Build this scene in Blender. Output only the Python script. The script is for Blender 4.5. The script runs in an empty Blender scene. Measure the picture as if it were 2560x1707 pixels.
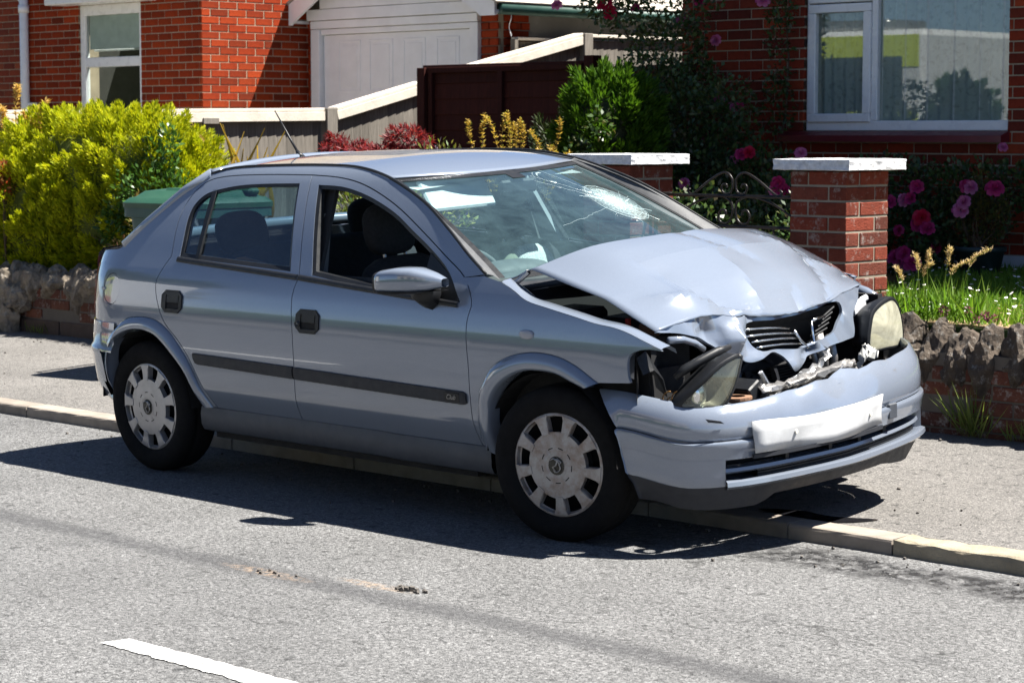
import bpy, bmesh, math, random
import numpy as np
from mathutils import Vector, Matrix
from mathutils import noise as mnoise
from mathutils.geometry import delaunay_2d_cdt
random.seed(7); rng = np.random.default_rng(11)
R = math.radians
scene = bpy.context.scene
COL = scene.collection

# ------------------------------------------------------------------ camera
cd = bpy.data.cameras.new('camera'); cam = bpy.data.objects.new('camera', cd); COL.objects.link(cam)
CAM = np.array([5.998, -7.0065, 1.556])
cam.location = CAM; cam.rotation_euler = (math.pi/2-0.0913, 0, 0.7901)
cd.sensor_width = 36; cd.sensor_fit = 'HORIZONTAL'; cd.lens = 36*5700/2560
cd.clip_start = .1; cd.clip_end = 2000
cd.dof.use_dof = True; cd.dof.focus_distance = 9.3; cd.dof.aperture_fstop = 9.0
scene.camera = cam
# ------------------------------------------------------------------ light
SUN = Vector((.43, .36, 1.0)).normalized()
w = bpy.data.worlds.new('World'); scene.world = w; w.use_nodes = True
nt = w.node_tree; nt.nodes.clear()
sky = nt.nodes.new('ShaderNodeTexSky'); sky.sky_type = 'NISHITA'; sky.sun_disc = False
sky.sun_elevation = math.asin(SUN.z); sky.sun_rotation = math.atan2(SUN.x, SUN.y)
sky.air_density = .5; sky.dust_density = .15; sky.ozone_density = 2.5
bg = nt.nodes.new('ShaderNodeBackground'); bg.inputs[1].default_value = .05
ow = nt.nodes.new('ShaderNodeOutputWorld')
nt.links.new(sky.outputs[0], bg.inputs[0]); nt.links.new(bg.outputs[0], ow.inputs[0])
sl = bpy.data.lights.new('sun', 'SUN'); sl.energy = 5.0; sl.angle = R(.53); sl.color = (1, .955, .88)
so = bpy.data.objects.new('sun', sl); COL.objects.link(so)
so.rotation_euler = SUN.to_track_quat('Z', 'Y').to_euler(); so.location = (5, 5, 12)
vs = scene.view_settings; vs.view_transform = 'Standard'; vs.look = 'None'; vs.gamma = 1; vs.exposure = 1.68
vs.use_curve_mapping = False
scene.cycles.max_bounces = 8; scene.cycles.transparent_max_bounces = 24
scene.cycles.caustics_reflective = False; scene.cycles.caustics_refractive = False

# ------------------------------------------------------------------ materials
MATS = {}
def nmat(name):
    m = bpy.data.materials.new(name); m.use_nodes = True; MATS[name] = m
    n = m.node_tree; n.nodes.clear()
    o = n.nodes.new('ShaderNodeOutputMaterial'); return m, n, o
def N(n, t, **kw):
    x = n.nodes.new('ShaderNode'+t)
    for k, v in kw.items():
        if k.startswith('i_'):
            kk = k[2:]; kk = int(kk) if kk.isdigit() else kk.replace('_', ' ')
            x.inputs[kk].default_value = v
        else: setattr(x, k, v)
    return x
def col4(c): return (c[0], c[1], c[2], 1)
def lk(n, a, b): n.links.new(a, b)
def coords(n, kind='Object', scale=None):
    tc = N(n, 'TexCoord'); out = tc.outputs[kind]
    if scale is not None:
        mp = N(n, 'Mapping'); mp.inputs['Scale'].default_value = scale if hasattr(scale, '__len__') else (scale,)*3
        lk(n, out, mp.inputs[0]); out = mp.outputs[0]
    return out
def noise(n, vec, scale, detail=4, rough=.55, dist=0):
    x = N(n, 'TexNoise'); x.inputs['Scale'].default_value = scale; x.inputs['Detail'].default_value = detail
    x.inputs['Roughness'].default_value = rough; x.inputs['Distortion'].default_value = dist
    lk(n, vec, x.inputs['Vector']); return x.outputs['Fac']
def ramp(n, fac, stops, interp='LINEAR'):
    x = N(n, 'ValToRGB'); cr = x.color_ramp; cr.interpolation = interp
    while len(cr.elements) < len(stops): cr.elements.new(.5)
    for e, (p, c) in zip(cr.elements, stops):
        e.position = p; e.color = col4(c) if hasattr(c, '__len__') else (c, c, c, 1)
    lk(n, fac, x.inputs[0]); return x.outputs[0]
def mixc(n, fac, a, b, mode='MIX'):
    x = N(n, 'Mix', data_type='RGBA', blend_type=mode)
    for i, v in ((0, fac), (6, a), (7, b)):
        if hasattr(v, 'is_linked') or hasattr(v, 'links'): lk(n, v, x.inputs[i])
        else: x.inputs[i].default_value = v if i == 0 else col4(v)
    return x.outputs[2]
def mth(n, op, a, b=None, c=None):
    x = N(n, 'Math', operation=op)
    for i, v in enumerate((a, b, c)):
        if v is None: continue
        if hasattr(v, 'links'): lk(n, v, x.inputs[i])
        else: x.inputs[i].default_value = v
    return x.outputs[0]
def bump(n, h, strength=.5, dist=.01, prev=None):
    b = N(n, 'Bump'); b.inputs['Strength'].default_value = strength; b.inputs['Distance'].default_value = dist
    lk(n, h, b.inputs['Height'])
    if prev is not None: lk(n, prev, b.inputs['Normal'])
    return b.outputs[0]
def princ(n, o, color=None, rough=.5, metal=0, normal=None, **kw):
    p = N(n, 'BsdfPrincipled')
    if color is not None:
        if hasattr(color, 'links'): lk(n, color, p.inputs['Base Color'])
        else: p.inputs['Base Color'].default_value = col4(color)
    for nm, v in (('Roughness', rough), ('Metallic', metal)):
        if hasattr(v, 'links'): lk(n, v, p.inputs[nm])
        else: p.inputs[nm].default_value = v
    if normal is not None: lk(n, normal, p.inputs['Normal'])
    for k, v in kw.items():
        k = k.replace('_', ' ')
        if hasattr(v, 'links'): lk(n, v, p.inputs[k])
        else: p.inputs[k].default_value = v
    if o is not None: lk(n, p.outputs[0], o.inputs[0])
    return p
def schlick(n, f0, k=1.0):
    g = N(n, 'NewGeometry'); d = N(n, 'VectorMath', operation='DOT_PRODUCT'); lk(n, g.outputs['Incoming'], d.inputs[0]); lk(n, g.outputs['Normal'], d.inputs[1])
    c = mth(n, 'SUBTRACT', 1, mth(n, 'ABSOLUTE', d.outputs['Value']))
    return mth(n, 'MINIMUM', mth(n, 'MULTIPLY', mth(n, 'MULTIPLY_ADD', mth(n, 'POWER', c, 5), 1-f0, f0), k), 1)
def simple(name, c, rough=.5, metal=0, var=.15, scale=8, bumpd=0, bscale=60, spec=None, perobj=0, hue=0):
    """plain procedural material: base colour with noise variation and fine relief"""
    m, n, o = nmat(name); v = coords(n)
    f = noise(n, v, scale, 5, .6)
    c = np.array(c, float)
    cc = ramp(n, f, [(.25, tuple(c*(1-var))), (.75, tuple(np.minimum(c*(1+var), 1)))])
    if perobj:
        oi = N(n, 'ObjectInfo'); hs = N(n, 'HueSaturation'); lk(n, cc, hs.inputs['Color'])
        lk(n, mth(n, 'MULTIPLY_ADD', oi.outputs['Random'], 2*perobj, 1-perobj), hs.inputs['Value'])
        if hue:
            r2 = mth(n, 'FRACT', mth(n, 'MULTIPLY', oi.outputs['Random'], 17.3))
            lk(n, mth(n, 'MULTIPLY_ADD', r2, 2*hue, .5-hue), hs.inputs['Hue'])
        cc = hs.outputs[0]
    nm = bump(n, noise(n, v, bscale, 5, .7), .6, bumpd) if bumpd else None
    rr = ramp(n, noise(n, v, scale*2.3, 3), [(.3, max(0, rough-.08)), (.7, min(1, rough+.08))])
    kw = {}
    if spec is not None: kw['Specular_IOR_Level'] = spec
    princ(n, o, cc, rr, metal, nm, **kw); return m

# ------------------------------------------------------------------ mesh helpers
def link(o, parent=None):
    COL.objects.link(o)
    if parent is not None: o.parent = parent
    return o
def tag(o, label=None, cat=None, group=None, kind=None):
    if label: o['label'] = label
    if cat: o['category'] = cat
    if group: o['group'] = group
    if kind: o['kind'] = kind
    return o
def empty(name, loc=(0, 0, 0), rz=0, parent=None):
    o = bpy.data.objects.new(name, None); o.empty_display_size = .1
    o.location = loc; o.rotation_euler = (0, 0, rz); return link(o, parent)
def mesh_np(name, V, F, mat, parent=None, smooth=True, normals=None, loc=None):
    me = bpy.data.meshes.new(name)
    me.from_pydata([tuple(v) for v in V], [], [tuple(int(i) for i in f) for f in F])
    if smooth: me.polygons.foreach_set('use_smooth', [True]*len(me.polygons))
    if normals is not None: me.normals_split_custom_set_from_vertices([tuple(x) for x in normals])
    if mat is not None: me.materials.append(mat)
    me.update(); o = bpy.data.objects.new(name, me)
    if loc is not None: o.location = loc
    return link(o, parent)
def fast_mesh(name, V, nper, mat, parent=None, smooth=False):
    """V: (k*nper,3) vertices, consecutive nper-gons"""
    V = np.ascontiguousarray(V, np.float32); nv = len(V); nf = nv//nper
    me = bpy.data.meshes.new(name); me.vertices.add(nv); me.vertices.foreach_set('co', V.ravel())
    me.loops.add(nv); me.loops.foreach_set('vertex_index', np.arange(nv, dtype=np.int32))
    me.polygons.add(nf); me.polygons.foreach_set('loop_start', np.arange(0, nv, nper, dtype=np.int32))
    if smooth: me.polygons.foreach_set('use_smooth', [True]*nf)
    if mat is not None: me.materials.append(mat)
    me.update(calc_edges=True); me.validate(); return link(bpy.data.objects.new(name, me), parent)
class MB:
    def __init__(s): s.v = []; s.f = []
    def add(s, V, F):
        b = len(s.v); s.v += [tuple(x) for x in V]; s.f += [tuple(b+i for i in f) for f in F]; return s
    def box(s, c, d, rot=None, taper=1):
        x, y, z = d[0]/2, d[1]/2, d[2]/2
        V = np.array([(sx*x*(taper if sz > 0 else 1), sy*y*(taper if sz > 0 else 1), sz*z) for sz in (-1, 1) for sy in (-1, 1) for sx in (-1, 1)])
        if rot is not None: V = V @ np.array(rot.to_3x3() if hasattr(rot, 'to_3x3') else rot).T
        return s.add(V+np.array(c), [(0, 2, 3, 1), (4, 5, 7, 6), (0, 1, 5, 4), (2, 6, 7, 3), (0, 4, 6, 2), (1, 3, 7, 5)])
    def bbox(s, c, d, b=.004, rot=None):
        """box with chamfered vertical+horizontal edges"""
        bm = bmesh.new(); bmesh.ops.create_cube(bm, size=1)
        for v in bm.verts: v.co = Vector((v.co.x*d[0], v.co.y*d[1], v.co.z*d[2]))
        bmesh.ops.bevel(bm, geom=bm.edges[:], offset=b, segments=1, affect='EDGES')
        V = np.array([v.co[:] for v in bm.verts]); bm.verts.index_update()
        F = [tuple(v.index for v in f.verts) for f in bm.faces]; bm.free()
        if rot is not None: V = V @ np.array(rot.to_3x3()).T
        return s.add(V+np.array(c), F)
    def tube(s, pts, r, n=8, cap=True, closed=False):
        pts = np.array(pts, float); k = len(pts); rr = np.broadcast_to(np.array(r, float), (k,))
        T = np.gradient(pts, axis=0)
        if closed: T = np.roll(pts, -1, 0)-np.roll(pts, 1, 0)
        T /= np.linalg.norm(T, axis=1)[:, None]+1e-12
        up = np.array([0, 0, 1.]) if abs(T[0][2]) < .9 else np.array([1., 0, 0])
        V = []; prev = None
        for i in range(k):
            a = np.cross(T[i], up) if prev is None else prev-T[i]*np.dot(prev, T[i])
            a /= np.linalg.norm(a)+1e-12; prev = a; b = np.cross(T[i], a)
            for j in range(n):
                t = 2*math.pi*j/n; V.append(pts[i]+rr[i]*(a*math.cos(t)+b*math.sin(t)))
        F = []
        for i in range(k if closed else k-1):
            for j in range(n):
                i2 = (i+1) % k; F.append((i*n+j, i*n+(j+1) % n, i2*n+(j+1) % n, i2*n+j))
        if cap and not closed: F += [tuple(range(n))[::-1], tuple((k-1)*n+j for j in range(n))]
        return s.add(V, F)
    def lathe(s, prof, n=32, axis=2, c=(0, 0, 0), close=False):
        V = []; k = len(prof)
        for j in range(n):
            t = 2*math.pi*j/n
            for r, h in prof:
                p = [r*math.cos(t), r*math.sin(t), h]
                if axis == 1: p = [p[0], p[2], p[1]]
                if axis == 0: p = [p[2], p[0], p[1]]
                V.append((p[0]+c[0], p[1]+c[1], p[2]+c[2]))
        F = [(j*k+i, ((j+1) % n)*k+i, ((j+1) % n)*k+i+1, j*k+i+1) for j in range(n) for i in range(k-1)]
        return s.add(V, F)
    def grid(s, G):
        G = np.array(G, float); a, b = G.shape[:2]
        return s.add(G.reshape(-1, 3), [(i*b+j, (i+1)*b+j, (i+1)*b+j+1, i*b+j+1) for i in range(a-1) for j in range(b-1)])
    def prism(s, poly, ext):
        """poly: 3D loop, ext: extrusion vector"""
        P = np.array(poly, float); k = len(P); V = np.vstack([P, P+np.array(ext)])
        F = [tuple(range(k))[::-1], tuple(range(k, 2*k))]+[(i, (i+1) % k, k+(i+1) % k, k+i) for i in range(k)]
        return s.add(V, F)
    def build(s, name, mat, parent=None, smooth=False, bevel=0, auto=None, solid=0, sub=0):
        o = mesh_np(name, s.v, s.f, mat, parent, smooth or auto is not None)
        if sub:
            m = o.modifiers.new('s', 'SUBSURF'); m.levels = m.render_levels = sub
        if solid:
            m = o.modifiers.new('t', 'SOLIDIFY'); m.thickness = abs(solid); m.offset = -1 if solid > 0 else 1
        if bevel:
            m = o.modifiers.new('b', 'BEVEL'); m.width = bevel; m.segments = 2; m.limit_method = 'ANGLE'; m.angle_limit = R(40)
        if auto is not None:
            bm = bmesh.new(); bm.from_mesh(o.data)
            for e in bm.edges:
                if len(e.link_faces) == 2 and e.calc_face_angle(0) > auto: e.smooth = False
            bm.to_mesh(o.data); bm.free()
        return o
def cr(pts, n=6, closed=False):
    """Catmull-Rom through the points"""
    P = np.array(pts, float); k = len(P)
    if closed: Q = np.vstack([P[-1], P, P[0], P[1]]); segs = k
    else: Q = np.vstack([2*P[0]-P[1], P, 2*P[-1]-P[-2]]); segs = k-1
    out = []
    for i in range(segs):
        a, b, c, d = Q[i:i+4]
        for t in np.arange(n)/n:
            out.append(.5*((2*b)+(-a+c)*t+(2*a-5*b+4*c-d)*t*t+(-a+3*b-3*c+d)*t**3))
    if not closed: out.append(P[-1])
    return np.array(out)
def densify(P, h):
    P = np.array(P, float); out = []
    for i in range(len(P)):
        a, b = P[i], P[(i+1) % len(P)]; L = np.linalg.norm(b-a); m = max(1, int(math.ceil(L/h)))
        if L < 1e-6: continue
        for j in range(m): out.append(a+(b-a)*j/m)
    return np.array(out)
def inpoly(Q, P):
    Q = np.atleast_2d(Q); x, y = Q[:, 0], Q[:, 1]; ins = np.zeros(len(Q), bool); k = len(P)
    for i in range(k):
        x1, y1 = P[i]; x2, y2 = P[(i+1) % k]
        c = ((y1 > y) != (y2 > y)); xi = (x2-x1)*(y-y1)/((y2-y1) if y2 != y1 else 1e-12)+x1
        ins ^= c & (x < xi)
    return ins
def poly_tris(poly, holes=(), h=.03):
    loops = [densify(poly, h)]+[densify(q, h) for q in holes]
    pts = np.vstack(loops); edges = []; b = 0
    for L in loops:
        edges += [(b+i, b+(i+1) % len(L)) for i in range(len(L))]; b += len(L)
    lo, hi = pts.min(0), pts.max(0)
    gx = np.arange(lo[0]+h/2, hi[0], h); gy = np.arange(lo[1]+h/2, hi[1], h)
    G = np.array(np.meshgrid(gx, gy)).reshape(2, -1).T
    if len(G):
        k = inpoly(G, loops[0])
        for q in loops[1:]: k &= ~inpoly(G, q)
        G = G[k]
        if len(G):
            dm = np.min(np.linalg.norm(G[:, None, :]-pts[None], axis=2), axis=1); G = G[dm > .45*h]
    allp = np.vstack([pts, G]) if len(G) else pts
    vo, eo, fo, ov, oe, of = delaunay_2d_cdt([Vector(p) for p in allp], edges, [], 0, 1e-7)
    V2 = np.array([v[:] for v in vo]); F = [tuple(f) for f in fo]
    cen = np.array([V2[list(f)].mean(0) for f in F]); k = inpoly(cen, loops[0])
    for q in loops[1:]: k &= ~inpoly(cen, q)
    F = [f for f, t in zip(F, k) if t]
    return V2, F, loops
def panel(name, poly, fn, mat, parent, holes=(), h=.03, thick=.012, flip=False):
    """sheet over a 2D outline; fn(pts2)->(P3,N3); rim skirt of depth thick along -N"""
    V2, F, loops = poly_tris(poly, holes, h)
    P, Nn = fn(V2); F2 = []
    for f in F:
        a, b, c = P[f[0]], P[f[1]], P[f[2]]
        F2.append(f if np.dot(np.cross(b-a, c-a), Nn[f[0]]) > 0 else f[::-1])
    V = [P]; NN = [Nn]; base = len(P)
    if thick:
        for L in loops:
            p3, n3 = fn(L); k = len(L); T = np.roll(p3, -1, 0)-np.roll(p3, 1, 0)
            sn = np.cross(T, n3); sn /= np.linalg.norm(sn, axis=1)[:, None]+1e-9
            V += [p3, p3-n3*thick]; NN += [sn, sn]
            for i in range(k):
                j = (i+1) % k; e = np.cross(p3[j]-p3[i], -n3[i])
                F2.append((base+i, base+j, base+k+j, base+k+i) if np.dot(e, sn[i]) > 0 else (base+k+i, base+k+j, base+j, base+i))
            base += 2*k
    V = np.vstack(V); NN = np.vstack(NN)
    return mesh_np(name, V, F2, mat, parent, True, NN)

# ================================================================== MATERIALS of the car
def car_paint(name, base):
    m, n, o = nmat(name); v = coords(n)
    fl = N(n, 'TexVoronoi'); fl.inputs['Scale'].default_value = 900; lk(n, v, fl.inputs['Vector'])
    c = np.array(base)
    cc = mixc(n, fl.outputs['Color'], tuple(c*.9), tuple(np.minimum(c*1.12, 1)))
    # road dust: a brownish film, stronger low down on the panels
    sep = N(n, 'SeparateXYZ'); lk(n, v, sep.inputs[0])
    low = mth(n, 'SUBTRACT', 1, mth(n, 'SMOOTH_MIN', mth(n, 'DIVIDE', mth(n, 'MAXIMUM', mth(n, 'SUBTRACT', sep.outputs[2], .15), 0), .55), 1, .2))
    d = mth(n, 'MULTIPLY', mth(n, 'ADD', mth(n, 'MULTIPLY', low, .28), .02), noise(n, v, 5, 3, .5))
    cc = mixc(n, d, cc, (.16, .14, .12))
    met = mth(n, 'SUBTRACT', .16, mth(n, 'MULTIPLY', d, .1))
    rr = mth(n, 'ADD', .15, mth(n, 'MULTIPLY', d, .4))
    # scrapes and bare patches where the nose took the blow
    xr = N(n, 'MapRange'); xr.inputs[1].default_value = .36; xr.inputs[2].default_value = .52; lk(n, sep.outputs[0], xr.inputs[0])
    zr = N(n, 'MapRange'); zr.inputs[1].default_value = .49; zr.inputs[2].default_value = .56; lk(n, sep.outputs[2], zr.inputs[0])
    mp = N(n, 'Mapping'); mp.inputs['Scale'].default_value = (9, 5, 30); lk(n, v, mp.inputs[0])
    sc = mth(n, 'MULTIPLY', mth(n, 'MULTIPLY', xr.outputs[0], zr.outputs[0]), ramp(n, noise(n, mp.outputs[0], 2.4, 7, .75, .8), [(.60, 0), (.66, 1)]))
    cc = mixc(n, mth(n, 'MULTIPLY', sc, .8), cc, (.09, .085, .08)); rr = mth(n, 'ADD', rr, mth(n, 'MULTIPLY', sc, .4))
    princ(n, o, cc, rr, met, None, Coat_Weight=mth(n, 'SUBTRACT', .95, mth(n, 'MULTIPLY', sc, .9)), Coat_Roughness=mth(n, 'ADD', .02, mth(n, 'MULTIPLY', d, .3)), Coat_IOR=1.62)
    return m
PAINT = car_paint('car_paint', (.192, .226, .285))
def plast(name, c, rough, spec=.5, bd=.0006): 
    return simple(name, c, rough, 0, .2, 14, bd, 900, spec)
BLACKP = plast('black_plastic', (.010, .011, .013), .45, .35)
DARKP = plast('dark_grey_plastic', (.022, .024, .030), .55, .35)
SILLP = plast('sill_plastic', (.055, .062, .075), .5, .4)
TRIMP = plast('pillar_trim', (.075, .078, .082), .5)
RUBBER = plast('tyre_rubber', (.010, .010, .0105), .85, .12, .002)
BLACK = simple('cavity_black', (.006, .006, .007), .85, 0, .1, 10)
HUBM = simple('hubcap_silver', (.42, .41, .41), .38, .55, .12, 20, 0)
def dirty_hub():
    m, n, o = nmat('hubcap_dusty'); v = coords(n)
    f = ramp(n, noise(n, v, 16, 6, .7), [(.4, 0), (.66, 1)])
    c = mixc(n, f, (.40, .385, .375), (.25, .19, .155))
    princ(n, o, c, .5, .35); return m
HUBD = dirty_hub()
FABRIC = simple('seat_fabric', (.012, .012, .014), .9, 0, .3, 30, .002, 300)
FABRIC2 = simple('seat_green_fabric', (.10, .115, .085), .9, 0, .2, 30, .002, 300)
def check_fabric():
    m, n, o = nmat('seat_check_fabric'); v = coords(n, 'Object', 1)
    b = N(n, 'TexBrick'); b.inputs['Scale'].default_value = 30; b.inputs['Color1'].default_value = (.42, .43, .42, 1)
    b.inputs['Color2'].default_value = (.33, .34, .33, 1); b.inputs['Mortar'].default_value = (.2, .2, .2, 1); lk(n, v, b.inputs['Vector'])
    princ(n, o, b.outputs[0], .9); return m
FABRIC3 = check_fabric()
DASH = simple('dash_plastic', (.05, .053, .055), .7, 0, .15, 10, .001, 500)
LINER = simple('headliner', (.45, .46, .46), .9, 0, .08, 10, .001, 400)
SHELL = simple('interior_shell', (.02, .021, .023), .85, 0, .2, 10)
def glass(name, tint, refl=1.0, veil=.0, dcol=(.5, .55, .6)):
    m, n, o = nmat(name); v = coords(n)
    t = N(n, 'BsdfTransparent'); t.inputs[0].default_value = col4(tint)
    g = N(n, 'BsdfGlossy'); g.inputs['Roughness'].default_value = .015; g.inputs[0].default_value = (.95, .98, 1, 1)
    f = schlick(n, .04, 1.9*refl)
    mx = N(n, 'MixShader'); lk(n, f, mx.inputs[0]); lk(n, t.outputs[0], mx.inputs[1]); lk(n, g.outputs[0], mx.inputs[2])
    out = mx.outputs[0]
    if veil:
        d = N(n, 'BsdfDiffuse'); d.inputs[0].default_value = col4(dcol)
        m2 = N(n, 'MixShader'); lk(n, mth(n, 'MULTIPLY', ramp(n, noise(n, v, 7, 7, .7, .6), [(.3, .35), (.75, 1.3)]), veil), m2.inputs[0])
        lk(n, out, m2.inputs[1]); lk(n, d.outputs[0], m2.inputs[2]); out = m2.outputs[0]
    lk(n, out, o.inputs[0]); return m
GLASS_S = glass('side_glass', (.52, .66, .70), 1.0, .02)
GLASS_W = glass('windscreen_glass', (.80, .96, .97), .85, .065, (.34, .58, .64))  # teal film colour paints in the bluish sunlit haze on the screen
CHROME = simple('bright_chrome', (.75, .75, .74), .18, 1, .1, 40)
STEEL = simple('bare_steel', (.42, .42, .42), .4, .9, .3, 30, .001, 200)
ALU = simple('dirty_aluminium', (.33, .32, .31), .45, .8, .35, 40, .002, 120)
RUST = simple('rusty_bracket', (.22, .12, .07), .75, .1, .4, 40, .002, 150)
LENS = glass('headlamp_lens', (.80, .82, .72), .9, .10, (.55, .55, .42))
LENS_OLD = glass('yellowed_lens', (.8, .78, .6), .9, .6, (.70, .68, .52))
REDLENS = simple('red_lens', (.5, .015, .012), .12, 0, .1, 20)
ORANGE = simple('clear_repeater', (.35, .36, .40), .2, 0, .1, 20)
BRACKET = simple('number_plate_white', (.50, .51, .52), .35, 0, .18, 9, .001, 200); UPLATE = simple('screw_cap', (.7, .68, .6), .4)

# ================================================================== THE CAR (car frame: x forward from the front axle, y to its left, z up)
RHO = .06; PIV = Vector((0, -.74, 0))
car = empty('crashed_car')
mr = Matrix.Rotation(RHO, 3, 'X'); car.rotation_euler = (RHO, 0, 0); car.location = PIV-mr @ PIV
tag(car, 'silver blue hatchback with crumpled bonnet and smashed front, parked half on the pavement', 'car')

def pchip(xk, yk):
    xk = np.array(xk, float); yk = np.array(yk, float); h = np.diff(xk); d = np.diff(yk)/h
    m = np.zeros_like(yk); m[0] = d[0]; m[-1] = d[-1]
    for i in range(1, len(xk)-1):
        m[i] = 0 if d[i-1]*d[i] <= 0 else 2*d[i-1]*d[i]/(d[i-1]+d[i])
    def f(x):
        x = np.clip(np.asarray(x, float), xk[0], xk[-1]); i = np.clip(np.searchsorted(xk, x)-1, 0, len(h)-1)
        t = (x-xk[i])/h[i]; t2 = t*t; t3 = t2*t
        return (2*t3-3*t2+1)*yk[i]+(t3-2*t2+t)*h[i]*m[i]+(-2*t3+3*t2)*yk[i+1]+(t3-t2)*h[i]*m[i+1]
    return f
_w = pchip([.05, .18, .30, .45, .60, .75, .86, .93, .97, 1.0, 1.1, 1.2, 1.3, 1.36, 1.40, 1.43],
           [.70, .735, .778, .838, .848, .840, .822, .800, .782, .768, .722, .672, .615, .575, .535, .48])
def hw(x, z):
    x = np.asarray(x, float); w_ = _w(z)
    tr = np.clip((-2.70-x)/.55, 0, 1.2); tf = np.clip((x-.22)/.55, 0, 1.2)
    return w_-.30*tr**3.5-.13*tf**2.4
def side_fn(sgn=-1, off=0.):
    def fn(Q):
        Q = np.atleast_2d(Q); x, z = Q[:, 0], Q[:, 1]; e = 2e-3
        o_ = off(x, z) if callable(off) else off
        g = lambda a, b: hw(a, b)+(off(a, b) if callable(off) else off)
        wv = g(x, z); wx = (g(x+e, z)-g(x-e, z))/(2*e); wz = (g(x, z+e)-g(x, z-e))/(2*e)
        P = np.stack([x, sgn*wv, z], 1); Nn = np.stack([-wx, np.full_like(x, sgn), -wz], 1)
        Nn /= np.linalg.norm(Nn, axis=1)[:, None]; return P, Nn
    return fn
def inset(P, d):
    """shrink a closed 2D outline by d"""
    P = np.array(P, float); A = .5*np.sum(P[:, 0]*np.roll(P[:, 1], -1)-np.roll(P[:, 0], -1)*P[:, 1])
    e = np.roll(P, -1, 0)-P; e /= np.linalg.norm(e, axis=1)[:, None]+1e-9
    nrm = np.stack([-e[:, 1], e[:, 0]], 1)*(1 if A > 0 else -1)
    n2 = nrm+np.roll(nrm, 1, 0); q = np.maximum(np.sum(n2*n2, 1), .5)[:, None]
    return P+n2*2*d/q
def cat(*L): 
    out = [np.array(L[0], float)]
    for l in L[1:]:
        l = np.array(l, float)
        out.append(l[1:] if np.linalg.norm(l[0]-out[-1][-1]) < 1e-6 else l)
    return np.vstack(out)
gutter = cr([(-.392, 1.007), (-.523, 1.079), (-.664, 1.163), (-.838, 1.255), (-1.005, 1.318), (-1.157, 1.362), (-1.325, 1.391), (-1.511, 1.402), (-1.873, 1.400), (-2.212, 1.386), (-2.381, 1.353)], 4)
dtopR = cr([(-2.435, 1.002), (-2.462, 1.141), (-2.443, 1.243), (-2.374, 1.319), (-2.241, 1.351), (-1.955, 1.363), (-1.643, 1.365)], 4)
dtopF = cr([(-1.643, 1.365), (-1.464, 1.358), (-1.311, 1.338), (-1.158, 1.298), (-.991, 1.238), (-.807, 1.152), (-.642, 1.068), (-.509, .998), (-.440, .927), (-.424, .887)], 4)
dfront = cr([(-.424, .887), (-.439, .825), (-.436, .742), (-.422, .631), (-.423, .446), (-.417, .325)], 3)
bgap = cat([(-1.643, 1.365), (-1.504, .949)], cr([(-1.504, .949), (-1.522, .867), (-1.506, .702), (-1.502, .557), (-1.530, .344), (-1.532, .33)], 3))
redge = cr([(-2.119, .334), (-2.174, .434), (-2.246, .558), (-2.319, .634), (-2.418, .709), (-2.470, .79), (-2.50, .88), (-2.47, .95), (-2.435, 1.002)], 4)
rwin = cat(cr([(-2.373, 1.000), (-2.384, 1.074), (-2.398, 1.159), (-2.388, 1.221), (-2.339, 1.269), (-2.262, 1.293), (-2.109, 1.315), (-1.926, 1.325), (-1.701, 1.330)], 4), [(-1.570, .970)])
fwin = cat([(-1.423, .961), (-1.571, 1.326)], cr([(-1.571, 1.326), (-1.427, 1.322), (-1.311, 1.306), (-1.18, 1.276), (-1.016, 1.223), (-.873, 1.157), (-.723, 1.085), (-.596, 1.008), (-.492, .900)], 4), [(-.649, .905), (-1.019, .922)])
rear_door = cat(dtopR, bgap, [(-1.532, .33), (-2.119, .334)], redge)[:-1]
front_door = cat(dtopF, dfront, [(-.417, .325), (-1.532, .33)], bgap[::-1])[:-1]
archR_out = cr([(-2.902, .547), (-2.86, .615), (-2.788, .668), (-2.72, .705), (-2.641, .720), (-2.56, .723), (-2.481, .713), (-2.41, .685), (-2.344, .638), (-2.237, .520), (-2.150, .334)], 3)
archR_in = cr([(-2.882, .306), (-2.889, .43), (-2.865, .539), (-2.82, .595), (-2.753, .633), (-2.67, .658), (-2.589, .665), (-2.51, .656), (-2.448, .632), (-2.350, .565), (-2.260, .477), (-2.207, .334)], 3)
archF_out = cr([(-.40, .33), (-.385, .45), (-.365, .551), (-.337, .602), (-.291, .661), (-.212, .702), (-.134, .723), (-.046, .733), (.061, .725), (.157, .697), (.230, .661), (.271, .641)], 3)
archF_in = cr([(-.325, .30), (-.325, .40), (-.315, .474), (-.298, .532), (-.235, .602), (-.134, .653), (-.036, .665), (.061, .660), (.135, .638), (.209, .617)], 3)
quarter = cat([(-.392, 1.007)], gutter, cr([(-2.381, 1.353), (-2.505, 1.281), (-2.626, 1.198), (-2.70, 1.14), (-2.775, 1.081), (-2.818, 1.042), (-2.86, 1.020), (-2.95, 1.012), (-3.06, .998), (-3.135, .975), (-3.2, .94)], 4),
              [(-3.2, .94), (-3.2, .80), (-3.2, .69)], [(-3.034, .688), (-2.79, .668)], archR_out[6:], redge, dtopR, dtopF[:-6], [(-.505, .990)])
fender_top = cr([(-.290, .985), (-.212, .957), (-.128, .923), (-.014, .903), (.141, .878), (.239, .861), (.331, .851), (.398, .836), (.470, .810), (.546, .780)], 4)
fender = cat([(-.509, .992), (-.395, 1.004), (-.290, .985)], fender_top, cr([(.546, .780), (.549, .772), (.498, .776), (.448, .768), (.419, .752), (.410, .726), (.413, .681), (.425, .65)], 3), [(.425, .65), (.271, .641)], archF_out[::-1], dfront[::-1], dtopF[::-1][:7])
G_ = .0022
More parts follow.
